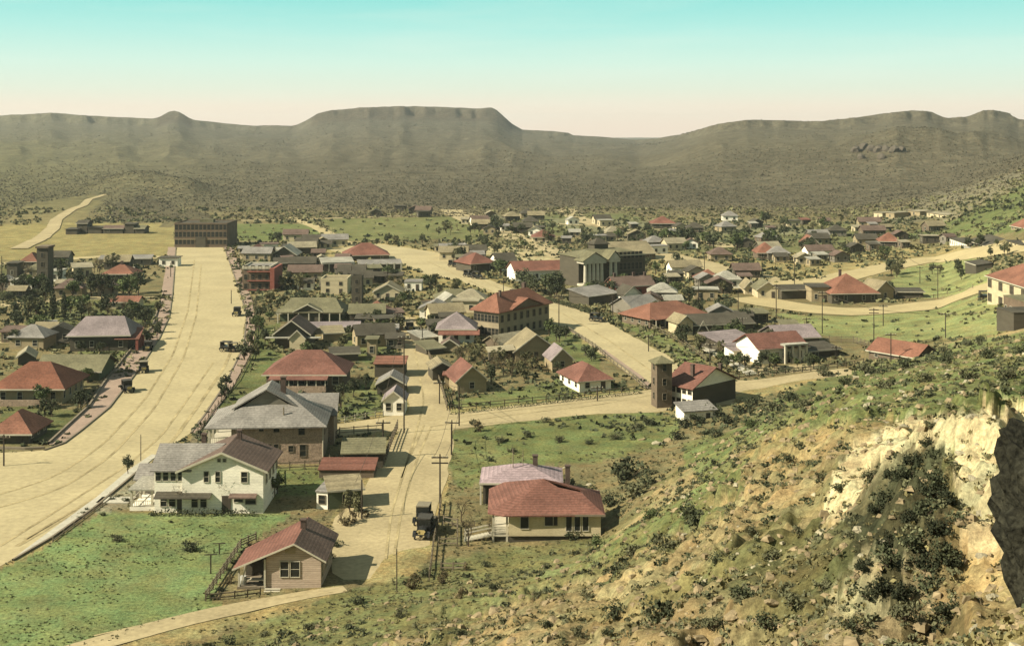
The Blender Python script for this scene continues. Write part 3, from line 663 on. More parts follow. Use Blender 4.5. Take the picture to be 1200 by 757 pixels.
b.prism([(w/2+ov, -dp/2-1.0, he-sl*ov+.2), (w/2+ov, dp/2+.5, he-sl*ov+.2), (mid, dp/2+.5, hp+.2), (mid, -dp/2-1.0, hp+.2)], .2)
b.build('main_roof', RM['brown'], wh_)
b = MB()  # eaves boards of the gable
for sx in (xa-ov, w/2+ov):
    a, c = Vector((sx, -dp/2-1.04, he-sl*ov)), Vector((mid, -dp/2-1.04, hp))
    b.add([a+Vector((0,0,.24)), c+Vector((0,0,.24)), c+Vector((0,0,-.06)), a+Vector((0,0,-.06)), a+Vector((0,.05,.24)), c+Vector((0,.05,.24)), c+Vector((0,.05,-.06)), a+Vector((0,.05,-.06))], [(0,1,2,3),(7,6,5,4),(0,4,5,1),(3,2,6,7)])
b.build('fascia', M_TRIM, wh_)
b = MB(); wing_t = he+2.4
b.prism([(-w/2-.5, -dp/2-.5, he-.1), (xa+1.2, -dp/2-.5, he-.1), (mid-.6, -.4, wing_t), (-w/2-.5, -.4, wing_t)], .18)
b.prism([(-w/2-.5, dp/2-.9, he-.1), (-w/2-.5, -.4, wing_t), (mid-.6, -.4, wing_t), (xa+1.2, dp/2-.9, he-.1)], .18)
b.build('wing_roof', RM['grey'], wh_)
b = MB(); b.add([(-w/2,-dp/2,he-.1),(-w/2,dp/2-1.4,he-.1),(-w/2,-.4,wing_t-.2),(-w/2+.1,-dp/2,he-.1),(-w/2+.1,dp/2-1.4,he-.1),(-w/2+.1,-.4,wing_t-.2)], [(2,1,0),(3,4,5)]); b.build('wing_gable', WM['white'], wh_)
for x0, x1 in ((182.7,188.6),(191.4,197.2),(200.2,206),(208.8,214)): pwin(wh_, w, dp, x0, x1, 551, 563)
for x0, x1, y0, y1 in ((239,244.6,552,564.5),(252.6,258,552,564.5),(283,289.7,552.5,565),(255,258.6,537.5,541),(261.2,265,537.5,541)): pwin(wh_, w, dp, x0, x1, y0, y1, off=.35)
for x0, x1 in ((188.3,195.5),(198.3,205.5)): pwin(wh_, w, dp, x0, x1, 580.5, 593)
for x0, x1, y0, y1 in ((224.8,231.6,580.5,594),(235,242,580.5,594),(274.5,284.5,581,588),(287.5,300,580,590.5)): pwin(wh_, w, dp, x0, x1, y0, y1, off=.35)
a0, z0 = on_front(wh_, w, dp, 183.5, 580); a1, z1 = on_front(wh_, w, dp, 249, 575.5)
MB().prism([(a0, -dp/2-1.5, z0), (a1, -dp/2-1.5, z0), (a1, -dp/2-.05, z1), (a0, -dp/2-.05, z1)], .12).build('awning', RM['dark'], wh_)
a0, z0 = on_front(wh_, w, dp, 270, 580); a1, z1 = on_front(wh_, w, dp, 302, 577)
MB().prism([(a0, -dp/2-1.3, z0), (a1, -dp/2-1.3, z0), (a1, -dp/2-.4, z1), (a0, -dp/2-.4, z1)], .12).build('awning', RM['brown'], wh_)
d = MB().box(-.5, -.08, 0, .5, 0, 2.3).build('door', M_DOOR, wh_); d.location = (on_front(wh_, w, dp, 212, 590)[0], -dp/2-.003, .1)
d = MB().box(-.6, -.08, 0, .6, 0, 2.3).build('door', M_DOOR, wh_); d.location = (on_front(wh_, w, dp, 266, 590)[0], -dp/2-.36, .1)
chimney(wh_, on_front(wh_, w, dp, 229, 520)[0], 0, wing_t-.6, wing_t+1.1, .6); chimney(wh_, mid+.6, 2.6, hp-1, hp+1.1, .6)
for k in range(4): put_window(wh_, w/2, -3+2.4*k, he*.6, math.pi/2, .9, 1.3, M_TRIM)
# side porch on the left
pr_ = MB(); x0 = -w/2-3.6
pr_.box(x0-.2, -dp/2+.6, 2.75, -w/2-.003, dp/2-2.2, 2.95); pr_.build('porch_roof', RM['pale'], wh_)
MB().box(x0, -dp/2+.8, -.5, -w/2-.003, dp/2-2.4, .5).build('porch_floor', WM['white'], wh_)
pm = MB().box(-.14, -.14, .5, .14, .14, 2.75).mesh('porch_post', M_TRIM)
for yy in (-dp/2+1.0, 0.2, dp/2-2.8): o = link(bpy.data.objects.new('porch_post', pm), wh_); o.location = (x0+.2, yy, 0)
o = link(bpy.data.objects.new('porch_post', pm), wh_); o.location = (-w/2-.6, -dp/2+1.0, 0)
rb = MB(); rb.box(x0, -dp/2+.85, 1.3, -w/2-.05, -dp/2+.93, 1.4); rb.box(x0+.02, -dp/2+.95, 1.3, x0+.1, dp/2-2.5, 1.4)
for k in range(14): rb.box(x0+.1+k*.25, -dp/2+.86, .5, x0+.16+k*.25, -dp/2+.92, 1.3)
rb.build('railing', M_TRIM, wh_)
MB().prism([(x0-1.5, dp/2-2.3, 2.4), (-w/2-.05, dp/2-2.3, 2.4), (-w/2-.05, dp/2+.8, 3.9), (x0-1.5, dp/2+.8, 3.9)], .16).build('lean_to_roof', RM['grey'], wh_)
MB().box(x0-1.2, dp/2-2.1, -.5, -w/2-.05, dp/2+.6, 2.35).build('lean_to_wall', WM['grey'], wh_)

# --- the big stone house behind it
dp = 11.5
w, rz, loc, A, B = frame((271,545), (378,543), dp)
st = empty('stone_house', loc, rz, label='large square stone house under a wide grey hip roof behind the white two-storey house', cat='house'); HOUSES.append(footprint(st, w, dp, .5)); land('the large stone house', st)
h = (544-496.5)*A.y/F
b = MB().box(-w/2, -dp/2, -.5, w/2, dp/2, h); b.build('wall', WM['stone'], st)
xl = -w/2-3.6; apx, apz = on_front(st, w, dp, 327, 448, -dp/2+1); tz = h+4.2
b = MB(); hw = w/2+.7
b.prism([(xl-.4,-dp/2-.9,h-.3),(hw,-dp/2-.9,h-.3),(1.2,0,tz-.9),(-2.6,0,tz-.9)], .2); b.prism([(hw,-dp/2-.9,h-.3),(hw,dp/2+.7,h-.3),(1.2,0,tz-.9)], .2)
b.prism([(xl-.4,dp/2+.7,h-.3),(xl-.4,-dp/2-.9,h-.3),(-2.6,0,tz-.9)], .2); b.prism([(hw,dp/2+.7,h-.3),(xl-.4,dp/2+.7,h-.3),(-2.6,0,tz-.9),(1.2,0,tz-.9)], .2)
b.build('roof', RM['grey'], st)
g0 = -2.0   # upper front gable riding on the hip
b = MB(); gw, gy, gz0, gz1 = 5.4, -2.6, h+1.7, tz+.55
b.prism([(g0-gw,gy,gz0),(g0,gy,gz1),(g0,4.5,gz1),(g0-gw,4.5,gz0)], .22); b.prism([(g0+gw,gy,gz0),(g0+gw,4.5,gz0),(g0,4.5,gz1),(g0,gy,gz1)], .22); b.build('dormer_roof', RM['grey'], st)
MB().add([(g0-gw+.8,gy+.5,gz0-.4),(g0+gw-.8,gy+.5,gz0-.4),(g0,gy+.5,gz1-.3),(g0-gw+.8,gy+3,gz0-.4),(g0+gw-.8,gy+3,gz0-.4),(g0,gy+3,gz1-.3)], [(0,1,2),(5,4,3),(0,3,4,1),(1,4,5,2),(2,5,3,0)]).build('dormer_wall', WM['grey'], st)
for x0, x1, y0, y1 in ((304,308.5,498,505),(321,327,498,506),(350,357,499,509),(313,318.5,520,529),(321,326.5,520,530),(338.5,343.5,522,529),(351.5,358.5,521,534.5)): pwin(st, w, dp, x0, x1, y0, y1, M_TRIMD)
# two-level open gallery on the left
MB().box(xl, -dp/2+.2, h*.47, -w/2-.003, dp/2-.4, h*.52).build('gallery_floor', M_TRIM, st)
MB().box(xl, -dp/2+.2, -.4, -w/2-.003, dp/2-.4, .3).build('porch_floor', M_TRIM, st)
pm = MB().box(-.16, -.16, 0, .16, .16, h-.35).mesh('porch_post', M_TRIM)
for yy in (-dp/2+.4, -dp/6, dp/6, dp/2-.6): o = link(bpy.data.objects.new('porch_post', pm), st); o.location = (xl+.2, yy, 0)
rb = MB(); rb.box(xl, -dp/2+.22, h*.52+.9, -w/2-.02, -dp/2+.3, h*.52+1.0)
for k in range(12): rb.box(xl+.15+k*.28, -dp/2+.23, h*.52, xl+.21+k*.28, -dp/2+.29, h*.52+.9)
rb.build('railing', M_TRIM, st)
chimney(st, .2, 1.0, tz-1.2, tz+1.6, .8); b = MB(); b.tube([(0,0,0),(0,0,1.3)], .12, 6); o = b.build('flue', M_TRIMD, st); o.location = (on_front(st, w, dp, 331, 490)[0], -4.2, h+.9)
# rear wing
add_block(st, 7, 8, h-1.2, 2.4, 'gs', WM['stone'], RM['grey'], .6, ox=w/2-2.6, oy=dp/2+3.9, names=('rear_wing_wall','rear_wing_roof'))
put_window(st, w/2, -2, h*.6, math.pi/2, 1, 1.5, M_TRIMD); put_window(st, w/2, 2, h*.6, math.pi/2, 1, 1.5, M_TRIMD)
o = MB().tube([(0,0,0),(0,0,h-.2)], .07, 5).build('downpipe', M_TRIM, st); o.location = (w/2+.08, -dp/2-.12, 0)

# --- the rose-roofed clapboard cottage at the bottom
dp = 8.6
w, rz, loc, A, B = frame((309,689), (372,689), dp)
rz = rz+.08; ct = empty('cottage', loc, rz, label='weathered clapboard cottage with a rose shingle roof and open corner porch at the bottom left', cat='house'); HOUSES.append(footprint(ct, w+8, dp, .8)); land('the clapboard cottage', ct)
h = (689-652)*A.y/F; hp = (689-637)*A.y/F+.15; pw = 3.3
mid = 0.15; sl = (hp-h)/(w/2+.15)
b = MB(); b.box(-w/2, -dp/2, -.6, w/2, dp/2, h)
for y in (-dp/2, dp/2-.12): b.add([(-w/2,y,h),(w/2,y,h),(mid,y,hp-.05),(-w/2,y+.12,h),(w/2,y+.12,h),(mid,y+.12,hp-.05)], [(0,1,2),(5,4,3),(0,3,4,1),(1,4,5,2),(2,5,3,0)])
b.build('wall', WM['paper'], ct)
lz = h+.02-sl*(.0); lx = -w/2-pw-.4
b = MB(); b.prism([(lx,-dp/2-.6,h-1.15),(mid,-dp/2-.6,hp+.14),(mid,dp/2+.5,hp+.14),(lx,dp/2-2.2,h-1.15)], .16)
rs = b.build('left_roof_slope', RM['rose'], ct)
b = MB(); b.prism([(w/2+.7,-dp/2-.6,h-.30),(w/2+.7,dp/2+.5,h-.30),(mid,dp/2+.5,hp+.14),(mid,-dp/2-.6,hp+.14)], .16); b.build('right_roof_slope', RM['brown'], ct)  # brown paints shade onto this slope of the rose roof
b = MB()
for sx, sz in ((lx, h-1.3), (w/2+.7, h-.45)):
    a, c = Vector((sx, -dp/2-.66, sz)), Vector((mid, -dp/2-.66, hp-.02))
    b.add([a+Vector((0,0,.20)), c+Vector((0,0,.20)), c, a, a+Vector((0,.05,.20)), c+Vector((0,.05,.20)), c+Vector((0,.05,0)), a+Vector((0,.05,0))], [(0,1,2,3),(7,6,5,4),(0,4,5,1),(3,2,6,7)])
b.build('fascia', M_TRIM, ct)
b = MB()
for i in range(2): pass
pwin(ct, w, dp, 328.5, 338.3, 657.5, 675.5); pwin(ct, w, dp, 340.8, 350.8, 657.5, 675.5)
a0, z0 = on_front(ct, w, dp, 334, 648); a1, z1 = on_front(ct, w, dp, 346, 638.5); MB().box(a0, -dp/2-.06, z0, a1, -dp/2-.003, z1-.25).build('gable_board', WM['tan'], ct)
MB().box(-w/2-pw, -dp/2, -.5, -w/2-.003, dp/2-3, .25).build('porch_floor', M_TRIMD, ct)
MB().box(-w/2-pw, -dp/2+3.6, .25, -w/2-.003, -dp/2+3.75, h-1.2).build('screen_wall', WM['dark'], ct)
pm = MB().box(-.10, -.10, .25, .10, .10, h-1.15).mesh('porch_post', M_TRIM); pm2 = MB().box(-.10, -.10, .25, .10, .10, h-.15).mesh('porch_post', M_TRIM)
o = link(bpy.data.objects.new('porch_post', pm), ct); o.location = (-w/2-pw+.2, -dp/2+.15, 0)
o = link(bpy.data.objects.new('porch_post', pm), ct); o.location = (-w/2-pw+.2, -dp/2+3.2, 0)
o = link(bpy.data.objects.new('porch_post', pm2), ct); o.location = (-w/2-.12, -dp/2-.12, 0)
b = MB(); b.add([(-w/2-pw+.3,-dp/2+.12,.3),(-w/2-pw+.45,-dp/2+.12,.3),(-w/2-pw+1.1,-dp/2+.12,h-1.0),(-w/2-pw+.95,-dp/2+.12,h-1.0)], [(0,1,2,3)]); b.build('porch_brace', M_TRIM, ct)
st_b = MB().box(-.9, -.15, 0, .9, .15, .08).mesh('step', M_TRIM)
for k in range(4): o = link(bpy.data.objects.new('step', st_b), ct); o.location = (-w/2+.8+.0*k, -dp/2-.4-k*.42, .12-.11*k)
b = MB(); b.box(-1.3,-.35,.45,1.3,.35,.55); b.box(-1.2,-.3,0,-1.1,.3,.45); b.box(1.1,-.3,0,1.2,.3,.45)
bench = b.build('porch_table', M_TRIM); bench.matrix_world = Matrix.Translation(ct.location+Vector((math.cos(rz)*(-w/2-1.6)+math.sin(rz)*(dp/2-1.0), math.sin(rz)*(-w/2-1.6)-math.cos(rz)*(dp/2-1.0), .26))); tag(bench, 'low whitish table on the open porch of the clapboard cottage', 'table')
b = MB(); b.tube([(0,0,0),(0,0,.5),(0,0,.9)], [.35,.42,.36], 10); tub = b.build('wash_tub', mat('galvanised_tin', (.35,.34,.30), .5, .15)); tub.location = ct.location+Vector((-w/2-2.8, -dp/2+.9, .26)); tag(tub, 'pale round wash tub beside the table on the cottage porch', 'tub')
chimney(ct, mid+.1, dp/2-3.5, hp-.5, hp+1.0, .6)
for k in range(3): put_window(ct, w/2, -3.5+3.2*k, 1.1, math.pi/2, .9, 1.3, M_TRIM)
print('near houses', time.time()-T0)

# --- the rose hip-roofed house on the slope at middle right
dp = 9.0
w, rz, loc, A, B = frame((596,640), (704,640), dp, base=None)
loc.z = -.2; Ay = 154.0
A_, B_ = Vector(((596-CX)/F*Ay, Ay, 0)), Vector(((704-CX)/F*Ay, Ay, 0)); w = B_.x-A_.x; rz = 0.0; loc = Vector(((A_.x+B_.x)/2, Ay+dp/2, 0.9))
rh = empty('hip_roofed_house', loc, 0, label='cream house on the slope with a rose hip roof and stair to its porch', cat='house'); HOUSES.append(footprint(rh, w+3, dp, .5)); land('the rose hip-roofed house', rh)
fz = on_front(rh, w, dp, 650, 628)[1]; ez = on_front(rh, w, dp, 650, 601.5)[1]
MB().box(-w/2, -dp/2, fz, w/2, dp/2, ez).build('wall', WM['cream'], rh)
MB().box(-w/2+.05, -dp/2+.25, -1.6, w/2-.05, dp/2-.05, fz-.003).build('foundation', WM['dark'], rh)
px0 = on_front(rh, w, dp, 577, 620)[0]
b = MB(); hw = w/2+.55; pk = (on_front(rh, w, dp, 638, 580)[0], .2, ez+3.0)
b.prism([(-w/2-.6,-dp/2-.8,ez),(hw,-dp/2-.6,ez),(hw-2.8,-.6,ez+1.5),(pk[0]+1.2,0,pk[2]-.9),pk], .18)
b.prism([(-w/2-.6,-dp/2-.8,ez),pk,(-w/2-.6,dp/2+.5,ez+1.2),(px0-.6,dp/2+.2,ez+.4),(px0-.6,-dp/2+.4,ez-.02)][::-1], .18)
b.prism([(hw,-dp/2-.6,ez),(hw,dp/2+.6,ez),(hw-2.8,.6,ez+1.5),(hw-2.8,-.6,ez+1.5)], .18)
b.prism([(hw,dp/2+.6,ez),(-w/2-.6,dp/2+.6,ez),pk,(hw-2.8,.6,ez+1.5)], .18)
b.build('roof', RM['rose'], rh)
MB().box(-w/2-.6, -dp/2-.66, ez-.2, hw, -dp/2-.6, ez+.06).build('fascia', M_TRIMD, rh)
for x0, x1, y0, y1 in ((610,619.5,602.5,619),(638.5,648,602.5,615.5),(663.5,670,604,621.5),(673,680,604,621.5),(683,689.5,604,621.5)): pwin(rh, w, dp, x0, x1, y0, y1, split=False)
pwin(rh, w, dp, 649, 653, 602.5, 615, M_TRIMD, split=False)
MB().box(px0, -dp/2+.6, fz-.25, -w/2-.003, dp/2-1, fz-.05).build('porch_floor', M_TRIM, rh)
MB().box(px0+.05, -dp/2+.8, -1.6, -w/2-.05, -dp/2+1, fz-.26).build('lattice', WM['dark'], rh)
pm = MB().box(-.13, -.13, -2.2, .13, .13, ez-.05).mesh('porch_post', M_TRIM)
for xx, yy in ((px0+.1, -dp/2+.75), (px0+.1, 0), (px0+.1, dp/2-1.1), (-w/2-.2, -dp/2+.75)): o = link(bpy.data.objects.new('porch_post', pm), rh); o.location = (xx, yy, 0)
rb = MB(); rb.box(px0, -dp/2+.68, fz+.85, -w/2, -dp/2+.76, fz+.97)
for k in range(3): rb.box(px0, -dp/2+.69, fz+.15+k*.25, -w/2, -dp/2+.75, fz+.25+k*.25)
rb.build('railing', M_TRIM, rh)
b = MB(); sx, sz = px0-3.4, -.7; n = 9
sm = MB().box(-.2, 0, 0, .2, 1.2, .06).mesh('stair_tread', M_TRIM)
for k in range(n):
    t_ = k/(n-1); o = link(bpy.data.objects.new('stair_tread', sm), rh); o.location = (sx+(px0-sx)*t_, -dp/2+1.1, sz+(fz-.2-sz)*t_)
b = MB()
for yy in (-dp/2+1.0, -dp/2+2.35):
    for dz in (-.1, .85):
        a, c = Vector((sx-.2, yy, sz+dz)), Vector((px0, yy, fz-.2+dz)); b.add([a, c, c+Vector((0,0,.16)), a+Vector((0,0,.16)), a+Vector((0,.07,0)), c+Vector((0,.07,0)), c+Vector((0,.07,.16)), a+Vector((0,.07,.16))], [(0,1,2,3),(7,6,5,4),(3,2,6,7),(0,4,5,1)])
    b.box(sx-.12, yy, sz, sx, yy+.1, sz+1); b.box(px0-.1, yy, fz-.2, px0, yy+.1, fz+.8)
b.build('stair_rail', M_TRIM, rh)
chimney(rh, pk[0]+3.2, 2.4, ez+1.0, ez+4.0, .6)
# --- the pink-roofed house behind it
r_, w, dp, h = house('pink_roofed_house', 'low house with a pale pink metal roof just behind the rose hip-roofed house', 'the pink-roofed house', (566,590), (656,590), 7, 3.3, 1.5, 'hip', 'dark', 'pink', chim=((.18,.1),), ridge=1.2, wins='l', hpx=565)
o = MB().tube([(0,0,0),(0,0,2.6)], .07, 5).build('vent_pipe', M_TRIMD, r_); o.location = (-1.2, -1, h+1.4)
o = MB().tube([(0,0,0),(0,0,2.2)], .05, 5).build('vent_pipe', M_TRIMD, r_); o.location = (.2, -1, h+1.6)
o = MB().box(-.12,-.12,-.5,.12,.12,h).build('porch_post', M_TRIM, r_); o.location = (-w/2-.3, -dp/2-.4, 0)
# ================================================================== sheds by the lane
house('shed', 'long low brick-red roofed shed behind the green plot of the white house', 'the long low red shed', (374,560), (438,560), 4.5, 2.2, .5, 'shed', 'brown', 'brick', 'shed', ov=.2, trim=M_TRIMD, wins='', hpx=551)
house('shed', 'dark wooden shed with a yellowish plank roof beside the dusty lane', 'the plank-roofed shed', (386,597), (425,594), 5, 2.4, .6, 'shed', 'greenw', 'tan', 'shed', ov=.3, trim=M_TRIM, wins='f', hpx=575, step=3)
house('shed', 'whitewashed low lean-to left of the plank-roofed shed', None, (371,596), (384,597), 3.5, 2.2, .5, 'shed', 'white', 'grey', 'shed', ov=.15, trim=M_TRIMD, wins='f', step=2, hpx=577)
house('barn', 'dark barn with a mossy olive roof at the corner of lane and cross road', 'the olive-roofed barn', (402,549), (449,548), 8, 3.0, 1.2, 'gs', 'dark', 'olive', 'barn', ov=.4, trim=M_TRIMD, wins='', hpx=531)
house('garage', 'small white garage with two square windows and a gable, at the lane corner', 'the small white garage', (449,487), (474,487), 5.5, 2.8, 1.5, 'gf', 'white', 'mauve', 'garage', ov=.35, wins='f', step=1.8, hpx=469, door=False)
house('garage', 'grey gabled garage with dark doors just behind the small white garage', 'the grey gabled garage', (442,462), (474,462), 6, 2.8, 1.5, 'gf', 'dark', 'grey', 'garage', ov=.4, wins='', hpx=450)
house('garage', 'dark shed with a salmon-red flat roof along the lane', 'the salmon-roofed shed', (439,442), (474,442), 6, 3.0, .5, 'shed', 'dark', 'salmon', 'shed', ov=.3, trim=M_TRIMD, wins='', hpx=427)
# ================================================================== the block behind the stone house
r, w, dp, h = house('bungalow', 'wide bungalow with a dull rose hip roof and a long veranda behind the stone house', 'the rose-roofed bungalow', (312,458), (402,458), 11, 3.6, 3.4, 'hip', 'brown', 'rose', ov=.8, hpx=437, wins='', pch=None, ridge=5)
for k in range(6): put_window(r, -w/2+2.5+k*(w-4)/5, -dp/2, 1.3, 0, 1.2, 1.5, M_TRIM)
porch(r, -w*.42, w*.30, -dp/2, 2.6, 3.3, RM['rose'], 7, .5, M_TRIM, .9)
MB().box(-w*.42, -dp/2-2.7, -.5, w*.30, -dp/2-2.62, 1.5).build('porch_wall', WM['stone'], r)
r, w, dp, h = house('gabled_house', 'dark brown house with steep crossed gables and a small pale front gable', 'the dark gabled house', (322,408), (362,408), 9, 3.6, 3.0, 'gf', 'dark', 'brown', ov=.6, hpx=391, wins='')
add_block(r, 3.6, 3, 2.8, 1.8, 'gf', WM['cream'], RM['dark'], .3, ox=w*.22, oy=-dp/2-1.5, names=('porch_gable','porch_roof'), trim=M_TRIM)
MB().box(-w/2-2, -dp/2-1.4, 2.5, w/2+3, -dp/2-.1, 2.7).build('veranda_roof', RM['pale'], r)
r, w, dp, h = house('olive_roofed_house', 'broad house with a yellowish olive hip roof and dark posted veranda', 'the olive hip-roofed house', (328,377), (400,377), 11, 3.4, 3.0, 'hip', 'greenw', 'olive', ov=.8, hpx=366, ridge=12, wins='')
add_block(r, 7.5, 2.6, 3.0, 1.9, 'gf', WM['dark'], RM['olive'], .4, ox=-w*.02, oy=-dp/2-1.3, names=('porch_gable','porch_roof'), trim=M_TRIM)
pm = MB().box(-.14,-.14,0,.14,.14,2.9).mesh('porch_post', M_TRIM)
for k in range(7): o = link(bpy.data.objects.new('porch_post', pm), r); o.location = (-w/2+w*k/6, -dp/2-2.9, 0)
MB().prism([(-w/2-.6,-dp/2-3.1,2.9),(w/2+.6,-dp/2-3.1,2.9),(w/2+.6,-dp/2,3.5),(-w/2-.6,-dp/2,3.5)], .12).build('veranda_roof', RM['olive'], r)
r, w, dp, h = house('flat_block', 'two-storey dark building with red balconies and a white cornice beside the wide avenue', 'the red-balconied building', (284,341), (317,341), 13, 8, 0, 'flat', 'brick', 'grey', 'building', ov=0, hpx=315, wins='', parapet=True, trim=M_TRIM)
for s_ in range(3):
    z = .8+s_*2.9
    for k in range(4):
        put_window(r, -w/2+w*(k+.5)/4, -dp/2, z, 0, 1.1, 1.5, M_TRIMD)
    MB().box(-w*.32, -dp/2-.9, z-.5, w*.5+.3, -dp/2-.003, z-.35).build('balcony', WM['redw'], r)
MB().box(w/2, -dp/2-1, .1, w/2+1.4, dp/2, 7.3).build('stair_tower', WM['redw'], r)
house('cottage', 'small house with a brick-red roof and white gable beyond the red-balconied building', None, (281,304), (310,304), 11, 3, 2.5, 'gf', 'cream', 'brick', hpx=297, wins='f')
house('cottage', 'white-eaved dark house with a low gable beside the brick-red roofed one', None, (320,305), (346,305), 11, 3.4, 3, 'gf', 'dark', 'pale', hpx=298, wins='f', ov=.9)
house('cottage', 'long low dark shack under the white-eaved gable near the avenue head', None, (322,315), (362,314), 6, 2.6, 1.6, 'gs', 'dark', 'dark', hpx=308, wins='')
r, w, dp, h = house('long_hall', 'long building with a rust-red hip roof where the boulevard widens', 'the rust-roofed hall', (404,306), (456,305), 14, 3.8, 4, 'hip', 'dark', 'brick', 'building', hpx=299, wins='f', step=5)
r, w, dp, h = house('arcade_row', 'row of low shops under a bright white awning with dark openings', 'the white awning row', (378,320), (414,319), 9, 3.6, 1.2, 'shed', 'dark', 'pale', 'shop', hpx=309, wins='')
for k in range(6): o = MB().box(-.2,-.2,0,.2,.2,3.2).build('porch_post', M_TRIM, r); o.location = (-w/2+w*k/5, -dp/2-1.1, 0)
MB().box(-w/2-.3, -dp/2-1.5, 3.2, w/2+.3, -dp/2, 3.9).build('awning', RM['pale'], r)
r, w, dp, h = house('arcade_row', 'row of white-fronted sheds with dark doorways right of the white awning row', None, (421,318), (470,317), 7, 3, .9, 'shed', 'dark', 'grey', 'shed', hpx=310, wins='')
for k in range(7): o = MB().box(-.3,-.2,0,.3,.1,2.9).build('porch_post', M_TRIM, r); o.location = (-w/2+w*k/6, -dp/2-.4, 0)
house('store', 'flat-roofed cream store with three upper windows in the middle of the block', 'the flat cream store', (376,345), (407,345), 9, 4, 0, 'flat', 'cream', 'tan', 'store', ov=0, hpx=329, wins='f', parapet=True, storeys=2, trim=M_TRIMD, step=2.8)
r, w, dp, h = house('tower_block', 'narrow dark block standing tall right of the flat cream store', 'the narrow dark block', (412,356), (424,356), 4, 8, 0, 'flat', 'dark', 'dark', 'building', ov=0, hpx=326, wins='f', storeys=3, trim=M_TRIMD, parapet=True, step=2)
house('cottage', 'small cottage with a bright salmon pyramid roof near the top of the lane', 'the salmon pyramid cottage', (423,374), (457,374), 8, 3, 2.7, 'hip', 'tan', 'salmon', hpx=367, wins='f', step=2.4, ov=.7, pch=(-.4,.4,1.8,2.7,4))
house('cottage', 'tan-roofed cottage with a pale gable between the dark block and the lane', None, (438,352), (470,352), 8, 3.2, 2.2, 'gf', 'cream', 'tan', hpx=342, wins='f')
house('shed', 'boxy whitish shed with a dark opening above the lane', None, (474,341), (494,341), 6, 3.6, .5, 'flat', 'white', 'grey', 'shed', hpx=331, wins='f', ov=.2)
house('shed', 'small shed with a salmon roof just left of the brick school', None, (500,362), (514,362), 4, 2.2, .8, 'gs', 'dark', 'salmon', 'shed', hpx=357, wins='')
house('cottage', 'white cottage with a pale gable left of the brick school', None, (520,362), (540,361), 7, 3, 1.8, 'gf', 'white', 'pale', hpx=353, wins='f')
house('cottage', 'wide low house with a tan roof hidden behind the brick school', None, (512,356), (556,355), 7, 2.6, 2.0, 'hip', 'brown', 'olive', hpx=349, wins='f')
house('cottage', 'yellow barn-like shed with a tan roof in the middle of the block', None, (380,400), (402,399), 5, 2.6, 1, 'shed', 'tan', 'tan', 'shed', hpx=391, wins='')
house('shed', 'row of pale sheds with a mauve flat roof under the olive hip-roofed house', None, (352,392), (420,391), 5, 2.4, .5, 'shed', 'grey', 'mauve', 'shed', hpx=384, wins='f', step=4)
house('shed', 'tall ochre privy-like hut in the green yards behind the lane sheds', None, (430,418), (441,418), 3, 4, .6, 'flat', 'tan', 'olive', 'hut', hpx=398, wins='f')
house('shed', 'low dark garage with a cream door in the yards left of the lane', None, (388,424), (420,423), 5, 2.6, .6, 'shed', 'dark', 'dark', 'shed', hpx=415, wins='')
house('shed', 'small boarded shed right of the upper lane with a slanting pale roof', None, (494,402), (512,400), 6, 2.4, .9, 'shed', 'dark', 'pale', 'shed', hpx=396, wins='')
house('shed', 'dark open carport leaning beside the upper lane below the slanting shed', None, (500,416), (520,414), 6, 2.4, .9, 'shed', 'dark', 'olive', 'shed', hpx=409, wins='')
house('garage', 'little garage with a yellowish gable roof beside the lane and the rose gable house', None, (507,446), (529,445), 6, 2.6, 1.1, 'gf', 'dark', 'tan', 'garage', hpx=431, wins='')
house('shed', 'narrow ochre box shed against the rose gable house', None, (521,452), (531,452), 2.5, 2.4, .4, 'flat', 'tan', 'brick', 'shed', hpx=440, wins='')
r, w, dp, h = house('mauve_roofed_house', 'white house with a mauve pyramid roof edged in red left of the brick school', 'the mauve pyramid house', (514,402), (555,402), 9, 3.6, 3.0, 'hip', 'white', 'mauve', hpx=384, wins='fl', ov=.8)
MB().prism([(-w/2,-dp/2-2.4,2.4),(w/2+1.5,-dp/2-2.4,2.4),(w/2+1.5,-dp/2-.3,3.3),(-w/2,-dp/2-.3,3.3)], .12).build('porch_roof', RM['brick'], r)
house('shed', 'tiny gabled tan shed below the mauve pyramid house', None, (518,412), (536,412), 4, 2.2, 1.2, 'gf', 'tan', 'brown', 'shed', hpx=404, wins='')
# --- brick school
A = G(584.5,396.5); B = G(643,384); C_ = G(565,384)
dpt = math.hypot(C_.x-A.x, C_.y-A.y); w = math.hypot(B.x-A.x, B.y-A.y); rz = math.atan2(B.y-A.y, B.x-A.x); rz = min(rz, R(32))
dpt = 20.0
loc = Vector(((A.x+B.x)/2-math.sin(rz)*dpt/2, (A.y+B.y)/2+math.cos(rz)*dpt/2, 0)); w = (B-A).length
